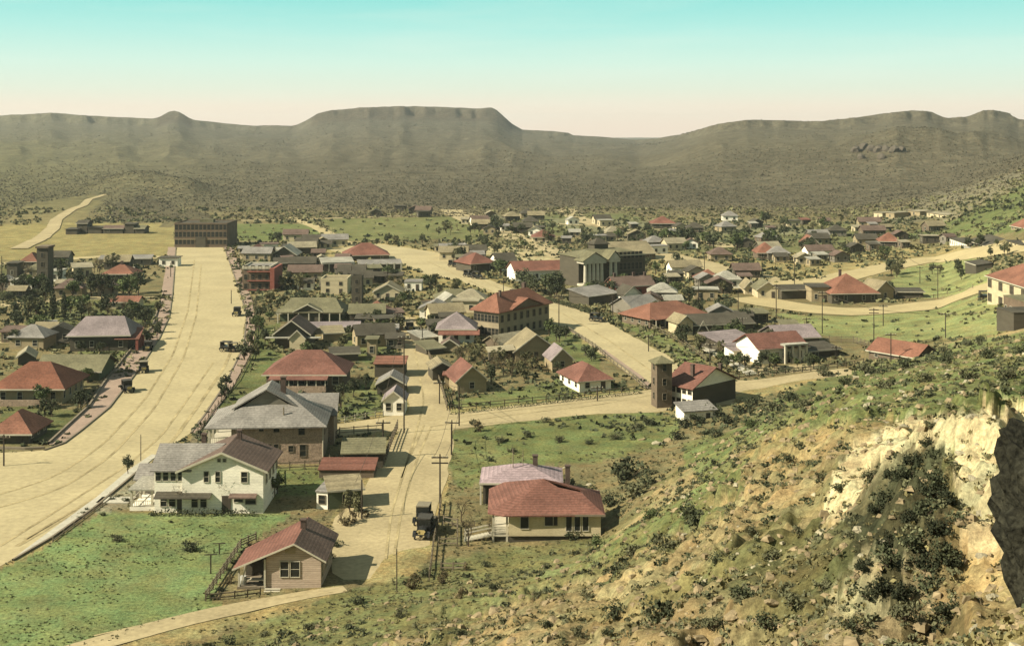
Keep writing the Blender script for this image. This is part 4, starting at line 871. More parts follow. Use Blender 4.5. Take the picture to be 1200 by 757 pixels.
# solve a rectangle whose near corner, right corner and left corner fall where the photograph has them
best = None
for rzd in np.arange(8, 60, 1.0):
    rr = R(float(rzd)); ww_ = None
    for ww_ in np.arange(8, 34, 1.0):
        pr1 = proj((A.x+math.cos(rr)*ww_, A.y+math.sin(rr)*ww_, 0))
        e = abs(pr1[0]-643)+.6*abs(pr1[1]-384)
        if best is None or e < best[0]: best = (e, rr, ww_)
rz, w = best[1], float(best[2])
bd = min((abs(proj((A.x-math.sin(rz)*q, A.y+math.cos(rz)*q, 0))[0]-564.5), q) for q in np.arange(8, 40, .5)); dpt = float(bd[1])
loc = Vector((A.x+math.cos(rz)*w/2-math.sin(rz)*dpt/2, A.y+math.sin(rz)*w/2+math.cos(rz)*dpt/2, 0))
sc_ = empty('brick_school', loc, rz, label='square brick school block with a red hip roof and front pediment beside the boulevard', cat='school'); HOUSES.append(footprint(sc_, w, dpt, .5)); land('the brick school', sc_)
h = (396.5-366)*A.y/F
MB().box(-w/2,-dpt/2,-.4,w/2,dpt/2,h).build('wall', mat('buff_brick', (.24,.195,.125), .95, .15, 2, .03, 6), sc_)
b = MB()
for p in roof_planes(w, dpt, h+.35, 3.5, 'hip', .8): b.prism([(x,y,z+.3) for x,y,z in p], .2)
b.build('roof', RM['salmon'], sc_)
b = MB(); b.box(-w/2-.5,-dpt/2-.5,h-.1,w/2+.5,dpt/2+.5,h+.25); b.build('cornice', M_TRIM, sc_)
pw_ = min(w*.36, 6); b = MB(); b.prism([(-pw_-.6,-dpt/2-1.3,h+.4),(0,-dpt/2-1.3,h+2.6),(0,2,h+2.6),(-pw_-.6,2,h+.4)], .2); b.prism([(pw_+.6,-dpt/2-1.3,h+.4),(pw_+.6,2,h+.4),(0,2,h+2.6),(0,-dpt/2-1.3,h+2.6)], .2); b.build('pediment_roof', RM['salmon'], sc_)
b = MB(); b.add([(-pw_,-dpt/2-.9,h+.28),(pw_,-dpt/2-.9,h+.28),(0,-dpt/2-.9,h+2.35),(-pw_,-dpt/2+2,h+.28),(pw_,-dpt/2+2,h+.28),(0,-dpt/2+2,h+2.35)], [(0,1,2),(5,4,3),(0,3,4,1),(1,4,5,2),(2,5,3,0)]); b.build('pediment', WM['brick'], sc_)
for s_ in range(2):
    for k in range(8): put_window(sc_, -w/2+w*(k+.5)/8, -dpt/2, h*.09+s_*h*.5, 0, 1.0, h*.26, M_TRIMD)
    for k in range(7): put_window(sc_, -w/2, dpt/2-dpt*(k+.5)/7, h*.09+s_*h*.5, -math.pi/2, 1.0, h*.26, M_TRIMD)
chimney(sc_, w*.30, 1, h+1.5, h+5.2, .9); chimney(sc_, -w*.3, -1, h+2, h+4.6, .5)
# --- the houses below the school
r, w, dp, h = house('tan_roofed_house', 'low house with a domed light tan roof and long pale porch below the brick school', 'the tan domed-roof house', (604,424), (652,422), 9, 3.2, 3.4, 'gf', 'tan', 'tan', ov=.7, hpx=410, wins='f')
MB().prism([(-w/2-6,-dp/2+1,2.2),(-w/2,-dp/2-.5,2.8),(-w/2,-dp/2+3,3.4),(-w/2-6,-dp/2+4,2.9)], .14).build('lean_to_roof', RM['cream'], r)
MB().box(-w/2-5.6,-dp/2+1.6,-.3,-w/2-.003,-dp/2+3.2,2.2).build('lean_to_wall', WM['dark'], r)
house('cottage', 'long low hut with a cream roof squeezed between the school and the tan domed-roof house', None, (584,408), (618,402), 5, 2.6, 1.5, 'gs', 'brown', 'cream', hpx=400, wins='')
house('cottage', 'little stone cottage with a mauve gable roof below the brick school', 'the little mauve-gabled cottage', (647,435), (671,434), 7, 3.2, 2.2, 'gf', 'tan', 'mauve', hpx=421, wins='f', ov=.45, step=3)
house('rose_cottage', 'white-walled cottage with a rose hip roof at the end of the planted block', 'the rose-roofed corner cottage', (679,460), (716,457), 10, 2.9, 2.3, 'hip', 'white', 'rose', hpx=444.5, wins='fl', ov=.6)
r, w, dp, h = house('rose_gable_house', 'stone house with a rose rounded gable roof beside the lane corner', 'the rose gable house', (536,461), (570,459), 9, 3.2, 2.6, 'gf', 'tan', 'rose', hpx=445, wins='f', ov=.6, step=3)
# --- fire station with hose tower
A = G(811.5,479); 
best = min((abs(proj((A.x+math.cos(R(a))*ww_, A.y+math.sin(R(a))*ww_, 0))[0]-862)+abs(proj((A.x+math.cos(R(a))*ww_, A.y+math.sin(R(a))*ww_, 0))[1]-467), a, ww_) for a in range(5, 75, 2) for ww_ in np.arange(5, 22, .5))
rz, w = R(best[1]), float(best[2]); dp = float(min((abs(proj((A.x-math.sin(rz)*q, A.y+math.cos(rz)*q, 0))[0]-779), q) for q in np.arange(3, 24, .5))[1])
loc = Vector((A.x+math.cos(rz)*w/2-math.sin(rz)*dp/2, A.y+math.sin(rz)*w/2+math.cos(rz)*dp/2, -.1))
fs = empty('fire_station', loc, rz, label='white and dark station building with a maroon gable roof at the cross road corner', cat='building'); HOUSES.append(footprint(fs, w, dp, 1)); land('the maroon-roofed station', fs)
h = (479-454)*A.y/F
add_block(fs, w, dp, h, 2.9, 'gf', WM['white'], RM['rose'], .6, trim=None, base=-1.5)
MB().box(-w/2+.02,-dp/2-.07,-1.5,w/2+.02,-dp/2-.003,h-.1).build('front_shade_sheet', WM['dark'], fs)  # dark sheet painting shade over the white front wall
for s_ in range(2):
    for k in range(5): put_window(fs, -w/2, dp/2-dp*(k+.5)/5, .5+s_*2.2, -math.pi/2, .8, 1.1, M_TRIMD)
chimney(fs, -w*.28, -1, h+1.0, h+3.6, .6); chimney(fs, w*.32, -1.5, h+.6, h+2.8, .6)
b = MB(); b.box(-.9,-1.2,0,.9,1.2,.7); b.build('roof_hatch', WM['dark'], fs).location = (.6, .8, h+2.2)
# annex
T_ = G(797,492); o = empty('annex', Vector((T_.x+3.0, T_.y+1.5, -.3)), rz*.4, label='low white annex with a grey roof at the foot of the station wall', cat='annex'); HOUSES.append(footprint(o, 6, 4, .3))
add_block(o, 6.2, 3.6, 2.0, .9, 'shed', WM['white'], RM['grey'], .3, base=-1); auto_windows(o, 6.2, 3.6, 2.0, 1, M_TRIMD, 'f', 2.5, .7, .9, door=False)
T_ = G(776.5,478); tw = 3.0; th = (478-427)*T_.y/F
o = empty('hose_tower', Vector((T_.x, T_.y+tw/2, 0)), .25, label='tall square dark hose tower with a small cap roof left of the maroon-roofed station', cat='tower'); HOUSES.append(footprint(o, 3, 3, .3)); land('the square hose tower', o)
MB().box(-tw/2,-tw/2,-.5,tw/2,tw/2,th).build('wall', WM['brown'], o); b = MB()
for p in roof_planes(tw, tw, th, .9, 'hip', .45): b.prism([(x,y,z+.5) for x,y,z in p], .18)
b.build('roof', RM['olive'], o); MB().box(-tw/2+.4,-tw/2+.4,th,tw/2-.4,tw/2-.4,th+.4).build('lantern', WM['dark'], o)
for k in range(3): put_window(o, -tw/2, 0, 1.5+k*2.7, -math.pi/2, .7, 1.2, M_TRIMD); put_window(o, 0, -tw/2, 1.5+k*2.7, 0, .7, 1.2, M_TRIMD)
print('mid', time.time()-T0)
# ================================================================== courthouse quarter
r, w, dp, h = house('courthouse', 'big dark stone courthouse with white columned porticoes and steps beside the boulevard', 'the columned courthouse', (678,337), (756,332), 13, 9, 1.8, 'hip', 'dark', 'olive', 'courthouse', ov=.4, hpx=300, wins='', trim=M_TRIM)
for k in range(9):
    for s_ in range(3): put_window(r, w*(-.05)+k*w*.06, -dp/2, 1.4+s_*3.6, 0, 1.2, 2.2, M_TRIMD)
def portico(x, pwid, ncol, hh):
    MB().box(x-pwid/2-.4,-dp/2-4.4,-.3,x+pwid/2+.4,-dp/2-.003,1.4).build('portico_base', M_TRIM, r)
    cm = MB().tube([(0,0,1.4),(0,0,hh*.5),(0,0,hh-.9)], [.62,.58,.48], 10).mesh('column', M_TRIM)
    for k in range(ncol): o = link(bpy.data.objects.new('column', cm), r); o.location = (x-pwid/2+.7+(pwid-1.4)*k/max(1,ncol-1), -dp/2-3.6, 0)
    MB().box(x-pwid/2-.5,-dp/2-4.6,hh-.9,x+pwid/2+.5,-dp/2-.003,hh).build('entablature', M_TRIM, r)
    b = MB(); b.prism([(x-pwid/2-1,-dp/2-5.1,hh+.1),(x,-dp/2-5.1,hh+2.9),(x,-dp/2+1,hh+2.9),(x-pwid/2-1,-dp/2+1,hh+.1)], .2); b.prism([(x+pwid/2+1,-dp/2-5.1,hh+.1),(x+pwid/2+1,-dp/2+1,hh+.1),(x,-dp/2+1,hh+2.9),(x,-dp/2-5.1,hh+2.9)], .2); b.build('portico_roof', RM['olive'], r)
    MB().add([(x-pwid/2-.7,-dp/2-4.8,hh),(x+pwid/2+.7,-dp/2-4.8,hh),(x,-dp/2-4.8,hh+2.5),(x-pwid/2-.7,-dp/2,hh),(x+pwid/2+.7,-dp/2,hh),(x,-dp/2,hh+2.5)], [(0,1,2),(5,4,3),(0,3,4,1),(1,4,5,2),(2,5,3,0)]).build('pediment', M_TRIM, r)
portico(-w*.36, 7.5, 5, h-.8); portico(-w*.07, 3.2, 2, h-.6)
b = MB()
for k in range(6): b.box(-w*.36-4.6,-dp/2-5-k*.5,-.3,-w*.36+4.6,-dp/2-4.45-k*.5,1.2-k*.22)
b.build('front_steps', RM['pale'], r)
o = MB().box(-2.6,-2.2,0,2.6,2.2,2.6).build('cupola', WM['dark'], r); o.location = (-w*.02, 2, h+1); b = MB()
for p in roof_planes(5.2, 4.4, 2.6, 1.6, 'hip', .5): b.prism([(x,y,z+.2) for x,y,z in p], .18)
c = b.build('cupola_roof', RM['dark'], r); c.location = (-w*.02, 2, h+1)
house('long_hall', 'long hall with a ribbed tan roof behind the columned courthouse', 'the long tan hall', (712,306), (768,304), 20, 6, 4, 'gs', 'brown', 'tan', 'hall', hpx=298, wins='f', step=4)
house('red_house', 'red-walled house with stepped ends in front of the courthouse flank', 'the red stepped house', (722,348), (767,346), 9, 4.5, 2.4, 'gs', 'redw', 'brown', hpx=335, wins='f', storeys=1, trim=M_TRIM, chim=((-.4,0),(.1,0),(.4,0)))
house('cottage', 'small white cottage with twin dark gables facing the boulevard', 'the twin-gabled cottage', (731,356), (752,355), 7, 3.6, 2.4, 'gf', 'white', 'dark', hpx=346, wins='f', ov=.5)
house('cottage', 'grey-roofed cottage with a long gable behind the tree-lined fence of the boulevard', None, (742,370), (773,366), 9, 3.6, 2.4, 'gs', 'grey', 'grey', hpx=359, wins='f')
house('shed', 'dark carport with a broad pale tilted roof between boulevard and courthouse', None, (690,358), (724,353), 8, 3.4, 1.6, 'shed', 'dark', 'grey', 'carport', hpx=346, wins='')
r, w, dp, h = house('bungalow', 'broad bungalow with a brick-red gable roof at the boulevard bend', 'the brick-red bungalow', (762,385), (826,378), 12, 3.6, 2.8, 'hip', 'brown', 'salmon', hpx=370, ov=.9, ridge=9, wins='fl')
porch(r, -w*.48, -w*.15, -dp/2, 2, 3, RM['salmon'], 3)
r, w, dp, h = house('long_hall', 'long dark low-pitched hall with a white inverted V on its front', 'the long dark hall', (812,391), (883,388), 12, 4, 1.8, 'gs', 'dark', 'dark', 'hall', hpx=380, wins='', ov=.5)
for s_ in (-1, 1): b = MB(); b.add([(0,0,3.4),(0,.1,3.4),(s_*1.8,.1,.4),(s_*1.8,0,.4),(-.0,0,2.9),(0,.1,2.9),(s_*1.5,.1,.4),(s_*1.5,0,.4)], [(0,3,7,4),(0,1,2,3),(4,7,6,5)]); o = b.build('gable_brace', M_TRIM, r); o.location = (-w*.36, -dp/2-1.2, 0)
house('cottage', 'small cottage with a cream porch beside the long dark hall', None, (796,393), (812,392), 6, 3.4, 1.6, 'gf', 'cream', 'tan', hpx=378, wins='f')
house('cottage', 'grey flat-roofed house with white fascias below the long dark hall', 'the grey flat-roofed house', (846,413), (886,409), 8, 3.2, 1.2, 'shed', 'dark', 'mauve', hpx=401, wins='f', ov=.7)
house('shed', 'low porch-like shed with a small mauve roof under the grey flat-roofed house', None, (860,420), (884,418), 4, 2.6, .9, 'shed', 'white', 'mauve', 'shed', hpx=411, wins='f', ov=.5)
r, w, dp, h = house('white_fronted_house', 'white-fronted house with a long rose roof and tall porch columns on the cross road', 'the white-fronted rose house', (890,427), (944,423), 10, 4.4, 2.4, 'gs', 'white', 'rose', hpx=407, wins='f', ov=.7)
for k in range(4): o = MB().box(-.25,-.25,0,.25,.25,3.9).build('porch_post', M_TRIM, r); o.location = (-w*.02+k*w*.15, -dp/2-1.6, 0)
MB().box(-w*.05,-dp/2-2,3.9,w*.46,-dp/2-.003,4.3).build('porch_roof', RM['pale'], r)
house('mauve_shed', 'large barn with a pale mauve roof behind the white-fronted rose house', 'the pale mauve barn', (914,405), (960,403), 11, 3.4, 2.2, 'gs', 'dark', 'mauve', 'barn', hpx=396, wins='')
house('garage', 'dark row of sheds with a white door right of the white-fronted rose house', None, (948,420), (984,417), 6, 2.6, .8, 'shed', 'dark', 'dark', 'shed', hpx=411, wins='f', step=4)
house('red_barn', 'long low house with a bright salmon-red roof alone below the green hill', 'the lone salmon-roofed house', (1018,421.5), (1073,420), 8, 3.2, 2.2, 'gs', 'brown', 'salmon', hpx=411, wins='fr', step=3.2, base=1.0, ov=.5)
# right-hand middle distance
r, w, dp, h = house('tan_gabled_house', 'low tan house with a pale lit gable among the mid-right sheds', 'the tan gabled house', (888,350), (912,350), 9, 3.6, 2.2, 'gf', 'cream', 'olive', hpx=339, wins='f', ov=.6)
house('cottage', 'low cottage with a cream gable left of the tan gabled house', None, (873,345), (886,345), 8, 3, 2, 'gf', 'cream', 'tan', hpx=337, wins='f')
house('long_hall', 'long dark stable with an uneven roof right of the tan gabled house', 'the long dark stable', (916,351), (953,350), 9, 3.6, 1, 'gs', 'dark', 'dark', 'stable', hpx=340, wins='')
house('cottage', 'tan plastered cube house with a flat dark roof between stable and big red roof', None, (951,354), (972,354), 8, 4.6, .4, 'flat', 'tan', 'dark', hpx=337, wins='f')
r, w, dp, h = house('red_hip_house', 'big house with a wide bright red hip roof above the curving hill road', 'the wide red hip-roofed house', (975,356), (1028,354), 14, 4.4, 4.6, 'hip', 'dark', 'salmon', hpx=342, wins='f', ov=.8, chim=((-.1,.1),))
house('cottage', 'small tan gabled wing beside the wide red hip-roofed house', None, (1028,353), (1047,351), 8, 5, 2.4, 'gf', 'tan', 'tan', hpx=339, wins='f', ov=.4, step=4)
house('shed', 'long black shed in line with the wide red hip-roofed house', None, (1052,350), (1082,349), 6, 2.6, .5, 'shed', 'dark', 'dark', 'shed', hpx=342, wins='')
house('cottage', 'cottage with a salmon pyramid roof in the shacks right of the courthouse', 'the salmon pyramid house', (818,332), (846,332), 9, 3.2, 2.6, 'hip', 'dark', 'salmon', hpx=327, wins='f', ov=.7)
house('cottage', 'bright red hip-roofed house among dark trees in the far right town', 'the far red hip house', (888,304), (911,304), 10, 4, 3.4, 'hip', 'brown', 'salmon', hpx=296, wins='f')
house('cottage', 'small red-gabled house among dark trees farther back in the right town', None, (942,292), (959,292), 8, 4, 3, 'gf', 'brown', 'salmon', hpx=285, wins='f')
house('cottage', 'red-roofed dark house alone on the right below the green slope', 'the far red-roofed house', (1031,291), (1055,290), 10, 4, 3.2, 'hip', 'dark', 'salmon', hpx=282, wins='f')
house('cottage', 'far house with a dull red roof near the sandy spur', None, (764,268), (792,268), 12, 4, 3.2, 'hip', 'dark', 'brick', hpx=262, wins='f')
house('cottage', 'low far house with a brick-red roof above the courthouse cupola', None, (624,285), (650,285), 11, 4, 2.8, 'hip', 'cream', 'brick', hpx=278, wins='f')
r, w, dp, h = house('red_hip_house', 'wide house with a dull red hip roof on the far side of the boulevard', 'the dull red boulevard house', (552,320), (580,318), 11, 3.8, 3, 'hip', 'dark', 'brick', hpx=308, wins='f', ov=.7)
house('cottage', 'white-gabled house with a dark steep roof beside the dull red boulevard house', None, (584,318), (606,317), 10, 3.8, 3, 'gs', 'white', 'dark', hpx=308, wins='f')
house('long_hall', 'long low house with a cream and pink-red roof left of the columned courthouse', 'the pink-red long roof', (604,330), (664,328), 11, 3.6, 2.6, 'gs', 'white', 'brick', 'house', hpx=317, wins='f')
# terrace buildings up the right slope
P = G(1157,356.5)
r, w, dp, h = house('hillside_school', 'two-storey cream building with rows of windows and a red hip roof at the right edge', 'the cream hillside building', (1157,357), (1225,360), 13, 8, 3.6, 'hip', 'cream', 'salmon', 'building', hpx=322, wins='', base=G(1170,358,).z-1)
for s_ in range(2):
    for g_ in range(5):
        for k in range(3): put_window(r, -w/2+.9+g_*w/5+k*.85, -dp/2, 1.2+s_*h*.48, 0, .6, 2.0, M_TRIMD)
house('shed', 'square dark hut with a steep roof in the scrub left of the cream hillside building', 'the square dark hut', (1131,321), (1144,321), 5, 4.4, .8, 'shed', 'dark', 'dark', 'hut', hpx=307, wins='', ov=.2)
house('store', 'dark stone block building at the right edge above the green hill crest', 'the dark stone block', (1168,388), (1188,388), 9, 6, .5, 'flat', 'dark', 'dark', 'building', hpx=361, wins='', ov=.1)
house('store', 'long flat mossy-roofed block just behind the dark stone block', None, (1176,368), (1226,368), 9, 4, .5, 'flat', 'brick', 'olive', 'building', hpx=346, wins='f', ov=.1)
r, w, dp, h = house('terrace_house', 'long dark pavilion house with a pale retaining wall on the far right slope', 'the long dark pavilion', (1135,288), (1178,288), 12, 4.4, 2.6, 'hip', 'dark', 'dark', hpx=281, wins='', ov=.8)
house('terrace_house', 'small whitish colonnaded house left of the long dark pavilion', None, (1113,288), (1133,288), 9, 4, .6, 'flat', 'white', 'dark', hpx=279, wins='f', step=3)
house('terrace_house', 'low cream shed right of the long dark pavilion', None, (1180,288), (1200,288), 9, 3.4, .6, 'flat', 'cream', 'dark', 'shed', hpx=282, wins='f', step=3)
house('red_hip_house', 'dome-like red-roofed house high on the right edge of the slope', 'the high red-roofed house', (1185,270), (1215,270), 14, 3, 5.5, 'hip', 'tan', 'salmon', hpx=264, wins='f')
b = MB(); a, c = G(1128,291), G(1230,291); q = math.atan2(c.y-a.y, c.x-a.x); L_ = (c-a).length; b.box(0,-.4,-4,L_,.4,1.2); o = b.build('retaining_wall', RM['pale']); o.location = a; o.rotation_euler = (0,0,q); tag(o, 'long pale retaining wall under the dark pavilion on the right slope', 'wall')
for i, (x0, x1, yb, yt, kd) in enumerate(((1024,1034,256,249,'cream'),(1038,1048,256,249,'tan'),(1064,1078,253,247,'tan'),(1086,1110,254,249,'cream'))):
    house('far_store', ['narrow far cream block, leftmost of the pale blocks under the right hills','narrow far tan block, second of the pale blocks under the right hills','squat far tan block, third of the pale blocks under the right hills','long far cream block, rightmost of the pale blocks under the right hills'][i], None, (x0,yb), (x1,yb), 10, 4, .5, 'flat', kd, 'cream', 'building', 'pale blocks under the right hills', hpx=yt, wins='f', step=5)
# ================================================================== left of the avenue
r, w, dp, h = house('end_school', 'wide dark three-storey school closing the head of the avenue', 'the avenue-end school', (204.5,290), (266,290), 20, 12, 0, 'flat', 'brick', 'dark', 'school', ov=.1, hpx=263.5, wins='', parapet=True, trim=WM['brick'])
for s_ in range(3):
    for k in range(13):
        if k != 6 or s_: put_window(r, -w/2+w*(k+.5)/13, -dp/2, 1.4+s_*h*.32, 0, 1.3, 2.2, M_TRIMD)
MB().box(-2.2,-dp/2-.5,-.2,2.2,-dp/2-.003,4.4).build('doorway', WM['dark'], r); MB().box(-w/2-.2,-dp/2-.25,h*.34,w/2+.2,-dp/2-.003,h*.36).build('string_course', WM['tan'], r)
o = MB().box(-3,-2,0,3,2,1.6).build('roof_cap', RM['olive'], r); o.location = (0,2,h)
r, w, dp, h = house('mauve_bungalow', 'dark bungalow with a mauve hip roof and red corner porch left of the avenue', 'the mauve-roofed bungalow', (82,412), (150,411), 12, 3.8, 3.2, 'hip', 'dark', 'mauve', ov=.8, hpx=392, wins='f', ridge=9, step=3)
MB().prism([(w/2-3,-dp/2-1,2.9),(w/2+2.8,-dp/2-1,2.9),(w/2+2.0,dp/2-4,4.2),(w/2-2,dp/2-4,4.4)], .14).build('porch_roof', RM['brick'], r)
for k in range(3): o = MB().box(-.3,-.3,-.2,.3,.3,2.8).build('porch_post', WM['redw'], r); o.location = (w/2+2.2, -dp/2-.6+k*3, 0)
r, w, dp, h = house('brown_bungalow', 'low wide bungalow with a brownish-red hip roof cut by the left edge', 'the brownish-red bungalow', (-6,474), (72,474), 12, 3.6, 3.4, 'hip', 'tan', 'rust', ov=1.0, hpx=453, wins='fr', step=3, ridge=4)
MB().box(-w/2,-dp/2-1.6,-.4,w/2-3,-dp/2-1.4,1.2).build('porch_wall', WM['stone'], r)
house('cottage', 'small house with a bright red roof and dark walls at the far left edge', 'the left-edge red house', (-10,520), (34,520), 8, 2.8, 2.4, 'hip', 'dark', 'salmon', hpx=505, wins='fr', ov=.8, step=2.6)
house('shed', 'small shed with a cream gable roof above the brownish-red bungalow', None, (21,428), (40,427), 6, 2.6, 1.2, 'gf', 'dark', 'cream', 'shed', hpx=418, wins='', ov=.5)
r, w, dp, h = house('arbour', 'long barn under a shaggy olive roof between the two left bungalows', 'the shaggy olive barn', (44,446), (116,446), 10, 2.6, 2.2, 'gs', 'greenw', 'olive', 'barn', hpx=434, wins='', ov=.8)
house('cottage', 'house with twin red roof peaks in dark trees left of the avenue', 'the twin red-peaked house', (120,332), (156,332), 9, 4.6, 2.6, 'hip', 'dark', 'salmon', hpx=321, wins='', chim=((0,0),))
house('cottage', 'low salmon-roofed cottage with a cream wall below the twin red-peaked house', None, (128,362), (161,362), 6, 3, 1.2, 'gs', 'cream', 'salmon', hpx=354, wins='f', step=2.6)
house('cottage', 'boxy house with a small bright red roof near the left edge', 'the small left red roof', (24,322), (43,322), 8, 5.5, 2.5, 'hip', 'grey', 'salmon', hpx=306, wins='f', storeys=2)
r, w, dp, h = house('water_tank_tower', 'tall black tower block right of the small bright red roof on the left', 'the tall black tower', (43,340), (56,340), 5, 14, 0, 'flat', 'dark', 'dark', 'tower', ov=0, hpx=291, wins='', parapet=False)
o = MB().box(-w/2-.3,-3,0,w/2+.3,3,.6).build('cap', WM['brown'], r); o.location = (0,0,h); 
for k in range(4): put_window(r, 0, -dp/2, 1.5+k*3, 0, 1, 1.4, M_TRIMD)
house('store', 'pale box store right of the tall black tower', None, (58,330), (70,330), 6, 4.5, .4, 'flat', 'white', 'pale', 'store', hpx=318, wins='f')
house('cottage', 'dark cube shack with a pale base at the far left edge', None, (8,325), (20,325), 6, 5, .4, 'flat', 'dark', 'dark', hpx=309, wins='f')
house('store', 'light-walled broken row of stores behind the trees left of the avenue', None, (86,325), (108,324), 7, 4, 1, 'shed', 'cream', 'cream', 'store', hpx=314, wins='f')
house('store', 'long low grey row with a whitish roof near the avenue head', None, (116,312), (176,311), 7, 3, .8, 'shed', 'grey', 'grey', 'store', hpx=304, wins='f', step=6)
for i, (x0, x1, yb, yt, rf) in enumerate(((77,90,275,269,'dark'),(90,102,274,262,'dark'),(103,119,274,267,'dark'),(121,144,274,268,'brown'),(146,157,274,263,'dark'),(158,169,274,268,'olive'))):
    house('depot_shed', ['lowest far depot shed, leftmost of the dark row','narrow tall far depot shed, second from left in the dark row','squat far depot shed, third from left in the dark row','long brown far depot shed in the middle of the dark row','tall dark far depot shed, second from right in the row','olive-roofed far depot shed, rightmost of the dark row'][i], 'the far depot sheds' if i == 2 else None, (x0,yb), (x1,yb), 8, 4, 1.2 if i % 2 else .5, 'gs' if i % 2 else 'flat', 'dark', rf, 'shed', 'dark depot sheds beyond the left yellow field', hpx=yt, wins='f' if i in (3,) else '', step=4)
print('houses', time.time()-T0, len(HOUSES))
# ------------------------------------------------------------------ wording: which one is it
ORD = ['leftmost','second from left','third from left','fourth from left','fifth from left','sixth from left','seventh from left','eighth from left','ninth from left','tenth from left','eleventh from left','twelfth from left']
NUMW = ['','one','two','three','four','five','six','seven','eight','nine','ten','eleven','twelve','thirteen']
PENDING = []     # (object, description, category, group)
def later(o, desc, cat, group): PENDING.append((o, desc, cat, group)); return o
def write_labels():
    rows_ = []
    for o, desc, cat, group in PENDING:
        x, y = o.location.x, o.location.y; px, py = proj(o.location)
        best = sorted(LAND, key=lambda q: math.hypot((q[1]-x)*1.0, (q[2]-y)*.45))[:7]
        rows_.append([o, desc, cat, group, px, py, best, 0])
    def rel(r, q):
        qx, qy = CX+F*q[1]/q[2], HY+F*CAM/q[2]
        dx, dy = r[4]-qx, (q[2]-r[0].location.y)
        if abs(dx)*abs(r[0].location.y)/F > abs(dy)*.55: return 'right of' if dx > 0 else 'left of'
        return 'in front of' if dy > 0 else 'behind'
    # spread them over the nearby landmarks so that no phrase covers more than a few
    from collections import defaultdict
    cnt = defaultdict(list)
    for r in rows_:
        ch = None
        for k, q in enumerate(r[6]):
            key = (r[1], rel(r, q), q[0])
            if len(cnt[key]) < (1 if k < 3 else 3): ch = key; break
        if ch is None:
            ch = min(((r[1], rel(r, q), q[0]) for q in r[6][:4]), key=lambda k_: len(cnt[k_]))
        cnt[ch].append(r)
    for key, L_ in cnt.items():
        L_.sort(key=lambda r: r[4])
        for i, r in enumerate(L_):
            if len(L_) == 1: s = '%s %s %s' % key
            elif i == len(L_)-1: s = '%s, rightmost %s %s' % key
            elif i < 12: s = '%s, %s %s %s' % (key[0], ORD[i], key[1], key[2])
            else: s = '%s, number %d from left %s %s' % (key[0], i+1, key[1], key[2])
            tag(r[0], s, r[2], r[3])

# ------------------------------------------------------------------ growing things
def leafmat(name, col, var=.35): return mat(name, col, .9, var, 1.2, 0, 1, .12, rand=.22, var2=.25)
LEAF = dict(black=leafmat('shade_dark_foliage', (.030,.034,.018)), dark=leafmat('dark_foliage', (.056,.062,.032)), green=leafmat('green_foliage', (.080,.098,.038)), dry=leafmat('dry_twigs', (.125,.098,.050)),
            sage=leafmat('sage_foliage', (.095,.094,.050)), olive=leafmat('olive_foliage', (.105,.099,.048)), tuft=leafmat('dry_grass', (.17,.145,.065)))
M_BARK = mat('bark', (.070,.052,.035), .95, .25, 4, .01, 12, .1)
def cards(P, size, r_, flat=.0):
    """small leaf-sized quads at points P"""
    n = len(P); a = r_.normal(size=(n, 3)); a /= np.linalg.norm(a, axis=1)[:, None]
    b = r_.normal(size=(n, 3)); b -= (b*a).sum(1)[:, None]*a; b /= np.linalg.norm(b, axis=1)[:, None]
    s = (size*(.6+.8*r_.random(n)))[:, None] if np.ndim(size) == 0 else (size*(.6+.8*r_.random(n)))[:, None]
    a = a*s; b = b*s*.7
    V = np.stack([P-a-b*.3, P+b-a*.1, P+a+b*.3, P-b+a*.1], 1).reshape(-1, 3)
    return V, np.arange(4*n).reshape(-1, 4)
def crown_points(r_, clumps, per, rx, rz, zc, cr):
    c = r_.normal(size=(clumps, 3)); c /= np.linalg.norm(c, axis=1)[:, None]; c *= (r_.random(clumps)**.45)[:, None]
    c *= np.array([rx, rx, rz]); c[:, 2] += zc
    rad = cr*(.6+.7*r_.random(clumps))
    p = r_.normal(size=(clumps, per, 3)); p /= np.linalg.norm(p, axis=2)[..., None]; p *= (r_.random((clumps, per))**.5)[..., None]*rad[:, None, None]
    return (c[:, None, :]+p).reshape(-1, 3), c
